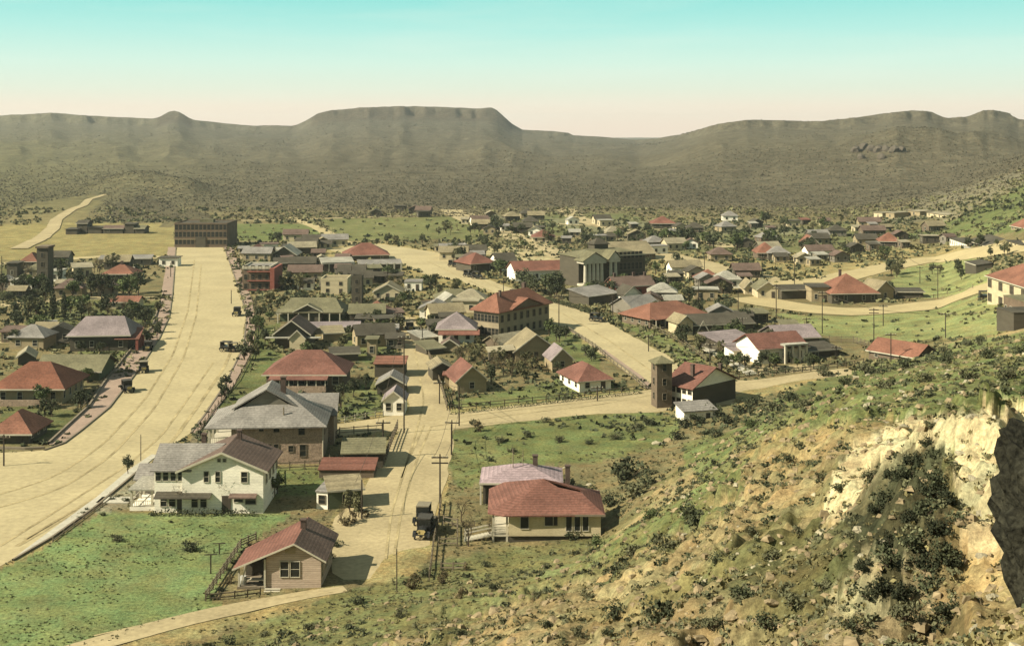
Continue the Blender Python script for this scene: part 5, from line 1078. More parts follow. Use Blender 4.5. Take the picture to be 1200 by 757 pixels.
def tree_proto(kind, seed):
    """unit tree, 1 m of height per metre of scale 5; returns list of (part name, mesh)"""
    r_ = np.random.default_rng(seed); q = random.Random(seed); b = MB(); out_ = []
    if kind == 'cypress':
        b.tube([(0,0,-.3),(0,0,2),(0,0,5)], [.16,.12,.03], 6)
        n = 900; z = r_.random(n)*7.6+.5; rad = .85*np.sin(np.clip((z/8.2), 0, 1)*math.pi*.95+.12)**.7*(.6+.5*r_.random(n)); t = r_.random(n)*6.28
        V, Q = cards(np.stack([np.cos(t)*rad, np.sin(t)*rad, z], 1), .22, r_); return [('trunk', b.mesh('trunk', M_BARK)), ('crown', raw_mesh('crown', V, Q, LEAF['dark']))]
    hgt = 5.0
    def branch(p, d, l, r0, dep, tips):
        e = p+d*l; b.tube([p, (p+e)/2+Vector((q.uniform(-.06,.06)*l, q.uniform(-.06,.06)*l, 0)), e], [r0, r0*.8, r0*.55], 5 if dep > 1 else 4, cap=dep == 0)
        tips.append(e)
        if dep == 0: return
        for k in range(3 if dep > 1 else 4):
            a = q.uniform(0, 6.28); nd = (d*.75+Vector((math.cos(a), math.sin(a), q.uniform(.1, .7)))*.62).normalized()
            branch(e if k < 2 else p+d*l*q.uniform(.55,.9), nd, l*q.uniform(.58,.75), r0*.55, dep-1, tips)
    tips = []
    if kind == 'bare':
        branch(Vector((0,0,-.2)), Vector((q.uniform(-.06,.06), q.uniform(-.06,.06), 1)).normalized(), 1.7, .13, 3, tips)
        P = np.array([list(t) for t in tips]); P = P[P[:, 2] > 1.6]; P = np.repeat(P, 7, 0)+r_.normal(size=(len(P)*7, 3))*.38
        n = len(P); a = r_.normal(size=(n, 3)); a[:, 2] = abs(a[:, 2]); a /= np.linalg.norm(a, axis=1)[:, None]; c = r_.normal(size=(n, 3)); c /= np.linalg.norm(c, axis=1)[:, None]
        s = .32; w_ = .022; V = np.stack([P-c*w_, P+c*w_, P+a*s+c*w_*.4, P+a*s-c*w_*.4], 1).reshape(-1, 3)
        return [('trunk', b.mesh('trunk', M_BARK)), ('crown', raw_mesh('crown', V, np.arange(4*n).reshape(-1, 4), LEAF['dry']))]
    branch(Vector((0,0,-.2)), Vector((q.uniform(-.1,.1), q.uniform(-.1,.1), 1)).normalized(), 1.5, .17, 1, tips)
    leaf = {'leafy': 'dark', 'garden': 'green', 'haze': 'olive'}[kind]
    P, c = crown_points(r_, 15, 52, 1.55, 1.45, 3.0, .72)
    for k in range(0, len(c), 3): b.tube([(0,0,1.2), tuple(c[k])], [.08,.03], 4, cap=False)
    V, Q = cards(P, .20, r_); return [('trunk', b.mesh('trunk', M_BARK)), ('crown', raw_mesh('crown', V, Q, LEAF[leaf]))]
TP = {k: [tree_proto(k, 100*i+j) for j in range(3)] for i, k in enumerate(('leafy','garden','haze','bare'))}; TP['cypress'] = [tree_proto('cypress', 900)]
TDESC = {'leafy': ('dark leafy tree', 'dark leafy trees among the houses'), 'garden': ('green bushy garden tree', 'green garden trees'), 'haze': ('olive thin-leaved tree', 'olive thin-leaved trees'),
         'bare': ('bare brown winter tree', 'bare winter trees in the yards'), 'cypress': ('tall dark pointed cypress', 'pointed cypresses')}
def tree(kind, x, y, hgt):
    z = gz(x, y); parts_ = random.choice(TP[kind]); s = hgt/(8.3 if kind == 'cypress' else 5.0)
    o = empty({'leafy':'leafy_tree','garden':'garden_tree','haze':'thin_tree','bare':'bare_tree','cypress':'cypress_tree'}[kind], (x, y, z), random.uniform(0, 6.28)); w_ = random.uniform(.85, 1.2); o.scale = (s*w_, s*w_, s)
    for n_, m_ in parts_: link(bpy.data.objects.new(n_, m_), o)
    later(o, TDESC[kind][0], 'tree', TDESC[kind][1]); return o
ROADS_PX = [AV_L[::-1]+AV_R+[(165,548),(15,657),(-400,800),(-400,560),(0,531)],
 [(446,286),(520,297),(545,315),(585,333),(620,344),(660,357),(705,373),(742,395),(782,416),(798,432),(766,452),(742,440),(702,412),(665,386),(648,382),(600,352),(540,330),(498,322),(470,310),(380,292)],
 [(470,372),(487,372),(503,420),(524,472),(533,492),(532,520),(516,590),(498,668),(425,688),(386,640),(392,606),(452,530),(478,486),(467,390)],
 [(388,497),(476,484),(600,476),(757,457),(880,446),(1010,428),(866,472),(765,483),(600,495),(388,512)],
 [(60,775),(250,710),(402,686),(402,702),(260,727),(150,775)], [(-60,275),(80,262),(203,264),(205,300),(-60,312)], [(20,275),(112,226),(126,232),(90,265)]]
CLEAR = [[(905,333),(960,328),(1050,306),(1130,292),(1230,286),(1230,296),(1140,302),(1060,318),(1000,330),(905,342)], [(865,344),(960,358),(1060,356),(1160,330),(1170,336),(1150,350),(1060,370),(960,372),(865,356)], [(765,292),(800,299),(860,314),(860,326),(790,312)]]
def covers_boulevard(px, py, hh):
    d = F*CAM/(py-HY); t_ = hh*F/d; a = np.array([px]*2, float); b_ = np.array([py-t_, py-t_*.5]); return bool((pip(a, b_, ROADS_PX[1])|pip(a, b_, ROADS_PX[2])).any())
def on_road(px, py):
    if any(bool(pip(np.array([px], float), np.array([py], float), p)[0]) for p in CLEAR): return True
    a, b_ = np.array([px], float), np.array([py], float)
    return any(bool(pip(a, b_, p)[0]) for p in ROADS_PX)
def grove(px, py, n, rx, ry, kinds, h0, h1):
    k = 0; tr = 0
    while k < n and tr < n*8:
        tr += 1; u, v = random.gauss(0, .55), random.gauss(0, .55)
        X_, Y_ = px+u*rx, py+v*ry
        if on_road(X_, Y_) or covers_boulevard(X_, Y_, h0*.8): continue
        p = G(X_, Y_)
        if inside(p.x, p.y, .9): continue
        tree(random.choice(kinds), p.x, p.y, random.uniform(h0, h1)); k += 1
L3 = ['leafy','leafy','garden','haze','bare']; D2 = ['leafy','leafy','leafy','garden']; B2 = ['bare','bare','haze']
for a in [(95,345,7,35,9,D2,5,9),(150,345,6,20,8,D2,5,9),(110,372,9,50,9,L3,4,7),(160,378,6,25,7,L3,3,6),(30,342,6,35,5,D2,4,7),(20,385,5,30,8,L3,4,6),
          (75,325,6,35,8,L3,4,7),(125,318,4,30,5,B2,4,7),(185,400,3,12,10,D2,2.5,4),(110,412,3,40,6,D2,2.5,4),(75,478,4,25,12,D2,2.5,4.5),(30,495,4,40,12,D2,2.5,4),(95,455,4,20,8,['leafy','garden'],2.5,4),
          (305,380,5,14,14,['garden','leafy'],3,5),(300,418,5,14,18,['garden','leafy','haze'],2.5,4.5),(262,462,3,9,10,['leafy'],2,3.5),(425,395,7,38,12,L3,3,5.5),(440,380,4,26,5,D2,3,5),(415,470,5,28,14,['garden','leafy','bare'],3,5),
          (390,527,1,3,2,['leafy'],6.5,7),(388,520,1,3,2,['leafy'],6,6.5),(360,420,2,14,4,D2,3,4.5),(300,335,3,20,6,L3,3,5),(345,340,5,30,5,L3,3,6),(450,330,5,30,5,L3,3,6),(465,350,4,14,8,B2,4,6),
          (545,420,6,30,12,B2,3,5.5),(585,440,6,32,10,B2+['garden'],3,5),(620,437,5,28,6,B2+['leafy'],2.5,4.5),(535,395,4,20,6,L3,3,5),(660,400,5,22,9,['garden','leafy','bare'],3,5),(690,415,3,16,8,['garden','leafy'],2.5,4.5),
          (570,445,3,12,6,['leafy','bare'],2.5,4),(600,352,6,20,4,D2,5,8),(622,347,8,26,6,D2,5,8),(648,343,4,12,4,D2+['garden'],4,6),(590,322,5,24,6,D2,4,7),(515,305,8,40,8,L3,4,7),(560,292,8,40,9,L3,4,7),
          (705,350,5,16,5,D2,4,6),(740,340,3,20,6,L3,4,6),(775,345,4,18,6,D2,4,6),(800,400,8,26,9,B2+['leafy'],3,5.5),(830,412,6,22,9,L3,3,5),(870,430,7,26,6,D2,2.5,4),(920,430,5,26,4,D2,2.5,4),(950,432,4,22,4,D2,2,3.5),(850,395,4,26,4,D2,3,5),
          (840,345,4,30,5,L3,3,5),(870,320,4,35,6,L3,3,6),(790,312,5,40,6,L3,3,6),(850,292,10,50,7,D2+['garden'],5,9),(900,285,8,45,6,D2+['garden'],5,9),(800,285,7,45,6,D2+['garden'],5,8),(960,296,7,35,6,D2,4,7),(1000,300,5,35,5,L3,3,6),
          (730,300,5,40,6,L3,4,7),(680,285,8,60,7,L3,4,8),(610,272,8,60,6,D2,4,8),(930,268,8,60,6,L3,4,8),(1040,346,2,10,3,['leafy'],4,6),(1045,322,3,12,4,['leafy','haze'],4,6),(1120,322,5,22,5,['leafy','haze'],3,5),(1160,300,3,20,4,L3,3,5),
          (1150,290,4,30,3,D2,3,5),(990,352,2,18,2,D2,3,4),(440,288,4,40,4,L3,3,6),(350,285,5,40,4,L3,3,6),(300,315,3,15,5,L3,3,5),(270,330,3,4,12,['leafy'],2.5,4)]:
    grove(*a)
for g_ in [(330,360,6,30,10,L3,2.5,5),(370,335,7,60,10,L3,3,5),(450,365,7,30,12,L3,2.5,5),(500,335,6,30,10,L3,3,5),(540,345,5,20,6,L3,3,5),(780,365,7,50,8,D2,3,5),(840,372,8,50,8,D2,2.5,4.5),(900,400,7,50,7,D2,2.5,4.5),(720,320,8,60,10,L3,3,6),(560,272,8,60,6,L3,4,7),(760,285,10,70,8,D2,4,7),(50,365,8,50,10,L3,3,6),(130,395,6,50,6,D2,2.5,4),(30,460,5,40,8,D2,2,3.5),(20,405,5,30,5,L3,3,5)]: grove(*g_)
grove(575, 418, 16, 40, 14, B2+['bare','leafy'], 2.5, 4.5); grove(625, 432, 8, 30, 6, B2+['garden'], 2, 4); grove(420, 400, 8, 40, 14, L3, 2.5, 4.5); grove(340, 395, 6, 30, 8, L3, 2.5, 4.5); grove(500, 380, 6, 12, 16, L3, 2.5, 4)
for px, py, hh in ((62,376,9),(75,374,7.5),(70,330,8)): p = G(px, py); tree('cypress', p.x, p.y, hh)
for px, py, k_, hh in ((213,600,'bare',5.2),(272,599,'bare',5.6),(285,598,'bare',5),(549,640,'bare',4.6),(541,612,'bare',4.2),(574,632,'bare',3.6),(150,556,'leafy',3),(400,612,'bare',3),(410,600,'haze',3.2),(420,606,'haze',2.8),(318,585,'garden',3.4),(325,578,'garden',3)):
    p = G(px, py); tree(k_, p.x, p.y, hh)
print('trees', len(PENDING), time.time()-T0)
# shrubs one can point at
def shrub_proto(seed, leaf, flat=.62, n=420, size=.085):
    r_ = np.random.default_rng(seed); b = MB(); q = random.Random(seed)
    P, c = crown_points(r_, 16, n//16, .78, .78*flat, .55*flat+.1, .34); P[:, 2] = np.abs(P[:, 2])+.02
    for k in range(8): b.tube([(0,0,-.1), tuple(c[k])], [.04,.012], 4, cap=False)
    V, Q = cards(P, size, r_); return [('stem', b.mesh('stem', M_BARK)), ('foliage', raw_mesh('foliage', V, Q, LEAF[leaf]))]
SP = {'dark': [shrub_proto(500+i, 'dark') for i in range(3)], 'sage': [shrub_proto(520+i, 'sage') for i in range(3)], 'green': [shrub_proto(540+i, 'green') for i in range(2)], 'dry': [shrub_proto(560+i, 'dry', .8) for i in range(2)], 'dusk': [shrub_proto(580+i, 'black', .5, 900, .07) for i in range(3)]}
SD = {'dark': 'dark rounded bush', 'sage': 'grey-green desert bush', 'green': 'green leafy shrub', 'dry': 'dry brown twiggy bush', 'dusk': 'broad blackish bush'}
def shrub(px, py, wpx, kind, desc=None, group=None, squash=1.0):
    p = G(px, py); s = wpx*p.y/F/1.9
    o = empty({'dark':'dark_bush','sage':'desert_bush','green':'green_shrub','dry':'dry_bush','dusk':'shade_dark_bush'}[kind], (p.x, p.y, p.z-.05), random.uniform(0, 6.28)); o.scale = (s, s, s*squash)
    for n_, m_ in random.choice(SP[kind]): link(bpy.data.objects.new(n_, m_), o)
    if desc: tag(o, desc, 'bush')
    else: later(o, SD[kind], 'bush', group or SD[kind]+'es on the slopes')
    return o
shrub(223, 645, 25, 'dark', 'dark scraggly bush alone in the middle of the bright lawn by the clotheslines')
shrub(812, 612, 44, 'dark', 'big round dark bush on the slope right of the rose hip-roofed house')
shrub(735, 560, 50, 'dark', 'wide dark thicket behind the rose hip-roofed house on the slope')
shrub(775, 728, 56, 'dark', 'largest dark bush low on the tan slope at the bottom')
shrub(720, 722, 34, 'dark', 'dark bush left of the largest one on the tan slope')
for a in [(745,582,38,'sage'),(716,592,30,'dark'),(757,570,28,'dark'),(672,632,26,'dark'),(700,640,24,'green'),(742,652,30,'sage'),(780,640,30,'sage'),(724,668,22,'dark'),(760,606,24,'green'),(690,580,26,'dark'),(665,570,24,'dark'),
          (800,500,22,'dark'),(818,496,24,'dark'),(835,488,26,'dark'),(850,497,26,'dark'),(868,484,30,'dark'),(885,476,28,'dark'),(905,482,26,'sage'),(880,500,24,'green'),(840,512,24,'dark'),(795,515,22,'dark'),(925,470,26,'dark'),(945,478,24,'sage'),
          (760,498,20,'dark'),(745,503,16,'sage'),(720,515,16,'sage'),(690,520,14,'dark'),(655,518,16,'sage'),(620,512,14,'dark'),(585,518,16,'sage'),(556,498,14,'dark'),(560,505,18,'dry'),(600,530,14,'sage'),(640,495,14,'sage'),(575,540,12,'dark'),
          (965,440,22,'sage'),(990,452,24,'dark'),(1015,438,24,'sage'),(1040,455,26,'sage'),(1060,432,24,'dark'),(1085,448,26,'sage'),(1110,425,26,'dark'),(1135,445,28,'sage'),(1160,420,28,'dark'),(1180,445,28,'sage'),(1195,415,26,'dark'),
          (985,575,26,'dark'),(960,560,16,'sage'),(925,540,18,'dark'),(900,560,18,'sage'),(880,625,22,'sage'),(840,660,26,'dark'),(905,655,26,'sage'),(935,625,20,'sage'),(870,700,34,'dark'),(930,710,34,'sage'),(900,735,36,'dark'),(965,690,30,'sage'),(1000,735,34,'dark'),(835,735,30,'sage'),
          (1035,590,36,'dark'),(1062,560,38,'dark'),(1085,600,40,'dark'),(1100,565,34,'dark'),(1070,640,42,'dark'),(1105,650,40,'dark'),(1040,660,40,'dark'),(1090,690,44,'dark'),(1020,700,38,'dark'),(1060,725,44,'sage'),(1110,720,44,'dark'),(1095,535,26,'dark'),(1020,560,26,'sage'),(1120,610,26,'dark'),(1090,500,18,'sage'),
          (1075,545,37,'dusk'),(1095,580,40,'dusk'),(1070,610,37,'dusk'),(1102,622,39,'dusk'),(1045,640,37,'dusk'),(1085,662,40,'dusk'),(1112,660,34,'dusk'),(1030,600,31,'dusk'),(1035,690,37,'dusk'),(1060,700,37,'dusk'),(1105,740,37,'dusk'),(1090,520,27,'dusk'),(1048,560,28,'dusk'),(1112,590,31,'dusk'),(1012,665,28,'dusk'),  # near-black foliage puts the gully's shade into the bush colour
          (268,755,20,'dark'),(245,762,22,'sage'),(218,765,22,'dark'),(310,745,14,'sage'),(362,738,18,'sage'),(418,708,22,'dark'),(470,722,20,'sage'),(408,735,12,'dark'),(345,750,14,'sage'),(485,690,26,'dry'),(500,675,22,'dark'),(520,683,20,'dry'),(540,700,20,'dry'),(580,690,18,'dark'),(610,672,12,'dark'),(640,665,12,'sage'),
          (570,664,14,'dark'),(545,668,14,'dry'),(630,700,16,'sage'),(655,690,16,'dark'),(590,730,22,'sage'),(540,745,20,'dark'),(640,735,22,'dark'),(680,745,24,'sage'),(690,700,20,'sage'),
          (404,616,18,'dry'),(415,612,20,'dry'),(428,606,14,'dry'),(93,608,8,'dark'),(98,602,8,'dark'),(120,604,9,'dark'),(131,586,9,'dark'),(102,598,8,'dark'),(137,583,9,'dark'),(148,588,12,'dark'),(178,604,10,'dark'),(200,612,7,'dark'),(136,634,18,'sage'),
          (268,683,14,'dry'),(258,692,12,'dark'),(275,660,12,'dark'),(285,648,10,'dark'),(292,640,9,'dry'),(248,700,10,'dark'),(395,640,16,'dark'),(388,655,14,'dark'),(265,668,9,'dry'),
          (105,470,14,'dark'),(90,483,12,'dark'),(55,500,14,'dark'),(174,404,10,'dark'),(158,415,10,'dark'),(1150,400,14,'dark'),(1135,405,14,'sage'),(1105,412,14,'sage')]:
    shrub(*a)
def hedge(px0, px1, hgt, thick, label, leaf='dark'):
    a, b_ = G(*px0), G(*px1); L_ = (b_-a).length; r_ = np.random.default_rng(int(px0[0]*7+px0[1])); n = int(L_*hgt*thick*55)
    P = r_.random((n, 3))*np.array([L_, thick, hgt])-np.array([0, thick/2, 0]); P += r_.normal(size=P.shape)*.08
    V, Q = cards(P, .13, r_); o = link(bpy.data.objects.new('hedge', raw_mesh('hedge', V, Q, LEAF[leaf]))); o.location = a; o.rotation_euler = (0, 0, math.atan2(b_.y-a.y, b_.x-a.x)); tag(o, label, 'hedge')
hedge((175,604), (300,604), .8, 1.0, 'low dark hedge along the foot of the white two-storey house')
hedge((45,386), (182,383), 1.2, 1.6, 'long dark hedge along the back street above the mauve-roofed bungalow')
hedge((528,486), (752,461), .6, .8, 'low hedge along the cross road below the rose cottages')
hedge((0,351), (55,346), 2.2, 3, 'dense dark hedge at the left edge under the cube shack')
hedge((855,443), (945,434), .8, 1, 'dark clipped hedge along the cross road before the white-fronted rose house')
hedge((640,352), (690,366), 1.2, 1.5, 'dark hedge between the boulevard and the columned courthouse')

# ------------------------------------------------------------------ ground cover nobody could count
def zone_mask(px, py, polys): 
    m = np.zeros(px.shape, bool)
    for p in polys: m |= pip(px, py, p)
    return m
ROADALL = ROADS_PX+CLEAR
def scatter(name, n, d0, d1, p0, p1, dens, size, per, leaf, keep, label=None, material=None, flat=.6, card=.3):
    r_ = np.random.default_rng(abs(hash(name)) % 1000 if False else sum(map(ord, name)))
    d = np.exp(r_.uniform(math.log(d0), math.log(d1), n)); u = (r_.uniform(p0, p1, n)-CX)/F
    x = u*d; z = height(x, d); px = CX+F*u; py = HY+F*(CAM-z)/d
    k = keep(x, d, z, px, py, r_) & ~zone_mask(px, py, ROADALL)
    if d0 < 700:
        for (ox, oy, c, s, hw, hd) in HOUSES:
            dx, dy = x-ox, d-oy; k &= ~((np.abs(dx*c+dy*s) < hw+.3) & (np.abs(-dx*s+dy*c) < hd+.3))
    x, d, z = x[k], d[k], z[k]; m = len(x); s = size(d, r_)*(.5+r_.random(m)*.9)
    p = r_.normal(size=(m, per, 3)); p /= np.linalg.norm(p, axis=2)[..., None]; p *= (r_.random((m, per))**.5)[..., None]; p[..., 2] = np.abs(p[..., 2])*flat*1.2+.05
    P = np.stack([x, d, z], 1)[:, None, :]+p*s[:, None, None]*.5
    V, Q = cards(P.reshape(-1, 3), np.repeat(s*card, per), r_)
    o = link(bpy.data.objects.new(name, raw_mesh(name, V, Q, material or LEAF[leaf]))); tag(o, kind='stuff'); print(name, m, len(Q)); return o
GREENBAND = ZONES[27:30]
lawn = [z_[0] for z_ in ZONES if z_[1] is C_BGREEN][0]
MEADOW = lambda px, py, r_: (zone_mask(px, py, [ZONES[k][0] for k in (2,3,10,11)]) & (r_.random(len(px)) > .12)) | zone_mask(px, py, [ZONES[0][0]])
PALEZ = [z_[0] for z_ in ZONES[-5:-2]]
FIELDS = lambda px, py: zone_mask(px, py, [ZONES[0][0], ZONES[1][0], ZONES[2][0], ZONES[3][0], ZONES[4][0]])
LEAF['dusk'] = leafmat('dusky_brush', (.068,.060,.040)); LEAF['plain'] = leafmat('plain_brush', (.080,.070,.044))
hill_ok = lambda x, d, z, px, py, r_: (z > 1.0) & (fbm(x*.22, d*.22, 3, 81)+.16*r_.random(len(x)) > .50) & ~MEADOW(px, py, r_) & ~(zone_mask(px, py, PALEZ) & (r_.random(len(x)) > .12))
scatter('scrub', 9000, 14, 330, -60, 1290, 1, lambda d, r_: .20+.0040*d, 30, 'sage', hill_ok, card=.125)
scatter('dark_scrub', 7000, 16, 330, -60, 1290, 1, lambda d, r_: .24+.0052*d, 32, 'dark', lambda x, d, z, px, py, r_: (z > .8) & (fbm(x*.12+7, d*.12, 4, 84)+.05*(px > 900)*(py < 480) > .56) & ~MEADOW(px, py, r_) & ~(zone_mask(px, py, PALEZ) & (r_.random(len(x)) > .12)), card=.13)
scatter('dry_tufts', 12000, 14, 330, -60, 1290, 1, lambda d, r_: .16+.0026*d, 9, 'tuft', lambda x, d, z, px, py, r_: (z > .5) & ~MEADOW(px, py, r_), card=.2)
scatter('weeds', 12000, 118, 200, -60, 1000, 1, lambda d, r_: .20+.0014*d, 12, 'olive', lambda x, d, z, px, py, r_: (z <= 3) & (r_.random(len(x)) < np.where(pip(px, py, lawn), .012, .6)), card=.19)
LEAF['lawn'] = leafmat('lawn_grass', (.150,.170,.072), .2)
scatter('lawn_tufts', 4000, 118, 175, -60, 400, 1, lambda d, r_: .16+.0006*d, 10, 'lawn', lambda x, d, z, px, py, r_: pip(px, py, lawn) & (fbm(x*.15, d*.15, 3, 88) > .5), card=.3)
scatter('town_weeds', 22000, 200, 760, -60, 1260, 1, lambda d, r_: .5+.0030*d, 5, 'dark', lambda x, d, z, px, py, r_: (fbm(x*.05, d*.03, 3, 85)+.3*r_.random(len(x)) > .62) & (d < 700) & ~MEADOW(px, py, r_), card=.32)
scatter('town_brush', 16000, 260, 800, -60, 1260, 1, lambda d, r_: .6+.0030*d, 5, 'olive', lambda x, d, z, px, py, r_: (fbm(x*.05, d*.03, 3, 86) > .47) & ~MEADOW(px, py, r_), card=.32)
scatter('plain_scrub', 60000, 700, 2900, -80, 1280, 1, lambda d, r_: .8+.0006*d, 4, 'plain', lambda x, d, z, px, py, r_: (fbm(x*.01, d*.004, 3, 87)+.5*r_.random(len(x)) > .50+.5*sstep(900, 1750, d)) & ~FIELDS(px, py), card=.34)
scatter('plain_dark_scrub', 16000, 720, 2900, -80, 1280, 1, lambda d, r_: .9+.0005*d, 4, 'dusk', lambda x, d, z, px, py, r_: (fbm(x*.012+4, d*.005, 3, 89)+.5*r_.random(len(x)) > .66+.4*sstep(900, 1750, d)) & ~FIELDS(px, py), card=.34)
# ------------------------------------------------------------------ rocks
M_ROCK = mat('warm_rock', (.215,.165,.095), .95, .25, 1.2, .05, 5, .1, rand=.12, var2=.22); M_ROCKP = mat('pale_rock', (.28,.245,.165), .95, .2, 1.2, .05, 5, .1, rand=.08, var2=.2)
M_ROCK_SHADE = mat('shade_painted_rock', (.019,.018,.012), .95, .55, 3, .16, 5, .1, var2=.6)  # near-black base colour holds the shade of the rock face
def rock_mesh(seed, sub, m, jag=.45, sx=1, sy=1, sz=.7, lean=0.0, boxy=False):
    import bmesh
    bm = bmesh.new(); bmesh.ops.create_icosphere(bm, subdivisions=sub, radius=1); rr = random.Random(seed)
    planes = [(Vector((rr.gauss(0,1), rr.gauss(0,1), rr.gauss(0,1))).normalized(), rr.uniform(.55, .9)) for _ in range(9)]
    for v in bm.verts:
        n = v.co.normalized(); r_ = 1.0 if not boxy else 1/(abs(n.x)**5+abs(n.y)**5+abs(n.z)**5)**.2
        for pn, pd in (() if boxy else planes):
            dt = n.dot(pn)
            if dt > .05: r_ = min(r_, pd/dt)
        f = float(fbm(np.array([n.x*2+seed+n.z]), np.array([n.y*2+n.z*1.7]), 3, seed)[0])-.5
        fine_ = float(fbm(np.array([n.x*7+n.z*5]), np.array([n.y*7-n.z*6]), 3, seed+5)[0])-.5 if sub > 3 else 0
        v.co = Vector((n.x*sx, n.y*sy, n.z*sz))*(r_+f*jag+fine_*.42); v.co.x += lean*v.co.z
    me = bpy.data.meshes.new('rock'); bm.to_mesh(me); bm.free(); me.materials.append(m); return me
RK = [rock_mesh(i+3, 2, M_ROCK) for i in range(5)]; RKP = [rock_mesh(i+23, 2, M_ROCKP) for i in range(3)]
for px, py, wpx, pale in [(112,0,0,0)][:0]+[(512,738,22,0),(535,728,18,0),(560,722,26,0),(578,716,20,0),(603,718,18,0),(470,748,18,0),(492,752,24,0),(548,752,22,0),(600,750,20,0),(452,755,14,0),(625,752,16,0),
        (770,520,24,1),(783,517,18,0),(700,576,18,1),(690,568,14,1),(660,548,16,1),(752,515,14,0),(792,540,14,0),(815,545,14,0),(840,548,14,0),(862,535,16,0),(876,546,14,0),(975,470,16,0),(1000,500,14,0),(940,500,14,0),(900,515,14,0),
        (730,690,22,0),(755,700,20,0),(790,680,24,0),(820,690,26,0),(845,680,22,0),(862,668,22,0),(885,690,24,0),(860,720,30,0),(905,705,24,0),(930,670,20,0),(950,650,20,0),(972,628,18,0),(990,640,22,0),(1005,620,22,1),(1034,633,20,1),(1010,652,20,1),
        (760,735,20,0),(805,748,26,0),(845,750,24,0),(940,750,30,0),(975,745,26,1),(1035,750,34,1),(1000,675,22,0),(1125,530,20,1),(1140,560,22,1),(1150,600,24,1),(1150,650,26,1),(1165,700,30,1),(1145,735,32,1),(1060,500,20,1),(1100,493,22,1),(1140,488,22,1),(1030,515,18,1),
        (650,725,18,0),(672,712,16,0),(700,735,18,0),(640,706,14,0),(612,700,12,0),(800,630,14,0),(830,612,12,0),(860,600,12,0),(905,590,14,0),(935,575,14,0),(880,575,12,0)]:
    p = G(px, py); s = wpx*p.y/F/2*(.72 if pale else .85); o = link(bpy.data.objects.new('boulder', random.choice(RKP if pale else RK))); o.location = p+Vector((0,0,-s*.15)); o.scale = (s*random.uniform(.8,1.1), s, s*random.uniform(.6,.9)); o.rotation_euler = (random.uniform(-.3,.3), random.uniform(-.3,.3), random.uniform(0,6.28))
    later(o, 'pale cream boulder' if pale else 'brown angular boulder', 'boulder', 'pale boulders on the hillside' if pale else 'brown boulders on the hillside')
RKB = [rock_mesh(i+41, 2, mat('dull_brown_rock', (.085,.070,.052), .95, .3, .3)) for i in range(3)]
for px, py, s in ((1003,178,15),(1012,176,17),(1021,177,14),(1030,178,16),(1039,176,13),(1048,178,15),(1057,177,12),(1009,186,11),(1034,186,12)):
    p = G(px, py); o = link(bpy.data.objects.new('rock_tower', random.choice(RKB))); o.location = p; o.scale = (s*.42, s*.4, s*.62); o.rotation_euler = (0, 0, random.uniform(0, 6.28)); later(o, 'far brown rock tower', 'rock', 'rock towers of the bluff on the right hills')
# the rock wall at the right edge, its shade painted on in black
p = Vector(((1222-CX)/F*19, 19, 41.0))
cl = link(bpy.data.objects.new('rock_wall', rock_mesh(77, 5, M_ROCK_SHADE, .22, 2.1, 1.9, 3.1, -.20, True))); cl.location = (10.62, 19.8, 43.95); tag(cl, 'black shaded rock wall filling the bottom right corner beside the pale spur', 'rock wall')
# loose stones
def stones(name, n, d0, d1, p0, p1, size, m, keep):
    r_ = np.random.default_rng(sum(map(ord, name))); d = np.exp(r_.uniform(math.log(d0), math.log(d1), n)); u = (r_.uniform(p0, p1, n)-CX)/F; x = u*d; z = height(x, d); px = CX+F*u; py = HY+F*(CAM-z)/d
    k = keep(x, d, z, px, py, r_) & ~zone_mask(px, py, ROADALL); x, d, z = x[k], d[k], z[k]; m_ = len(x); s = size(d)*(.4+r_.random(m_)**2*1.3)
    base_ = np.array([(-1,-1,0),(1,-1,0),(1,1,0),(-1,1,0),(-.6,-.6,1),(.6,-.6,1),(.6,.6,1),(-.6,.6,1)], float)*.5
    V = base_[None]*(1+r_.uniform(-.35, .35, (m_, 8, 3))); a = r_.uniform(0, 6.28, m_); c, s_ = np.cos(a)[:, None], np.sin(a)[:, None]
    V = np.stack([V[..., 0]*c-V[..., 1]*s_*.8, V[..., 0]*s_+V[..., 1]*c*.8, V[..., 2]*.7-.1], -1)*s[:, None, None]+np.stack([x, d, z], 1)[:, None]
    Q = np.array([(4,5,6,7),(0,1,5,4),(1,2,6,5),(2,3,7,6),(3,0,4,7)])
    Q = (np.arange(m_)[:, None, None]*8+Q[None]).reshape(-1, 4); tag(link(bpy.data.objects.new(name, raw_mesh(name, V.reshape(-1, 3), Q, m))), kind='stuff')
stones('loose_stones', 9000, 12, 230, -60, 1290, lambda d: .10+.0034*d, M_ROCK, lambda x, d, z, px, py, r_: (z > 1.5) & (fbm(x*.15, d*.15, 3, 95) > .45))
stones('pale_stones', 1500, 12, 150, 780, 1290, lambda d: .08+.003*d, M_ROCKP, lambda x, d, z, px, py, r_: (z > 4) & (fbm(x*.2+9, d*.2, 3, 96) > .52))
print('cover', time.time()-T0)
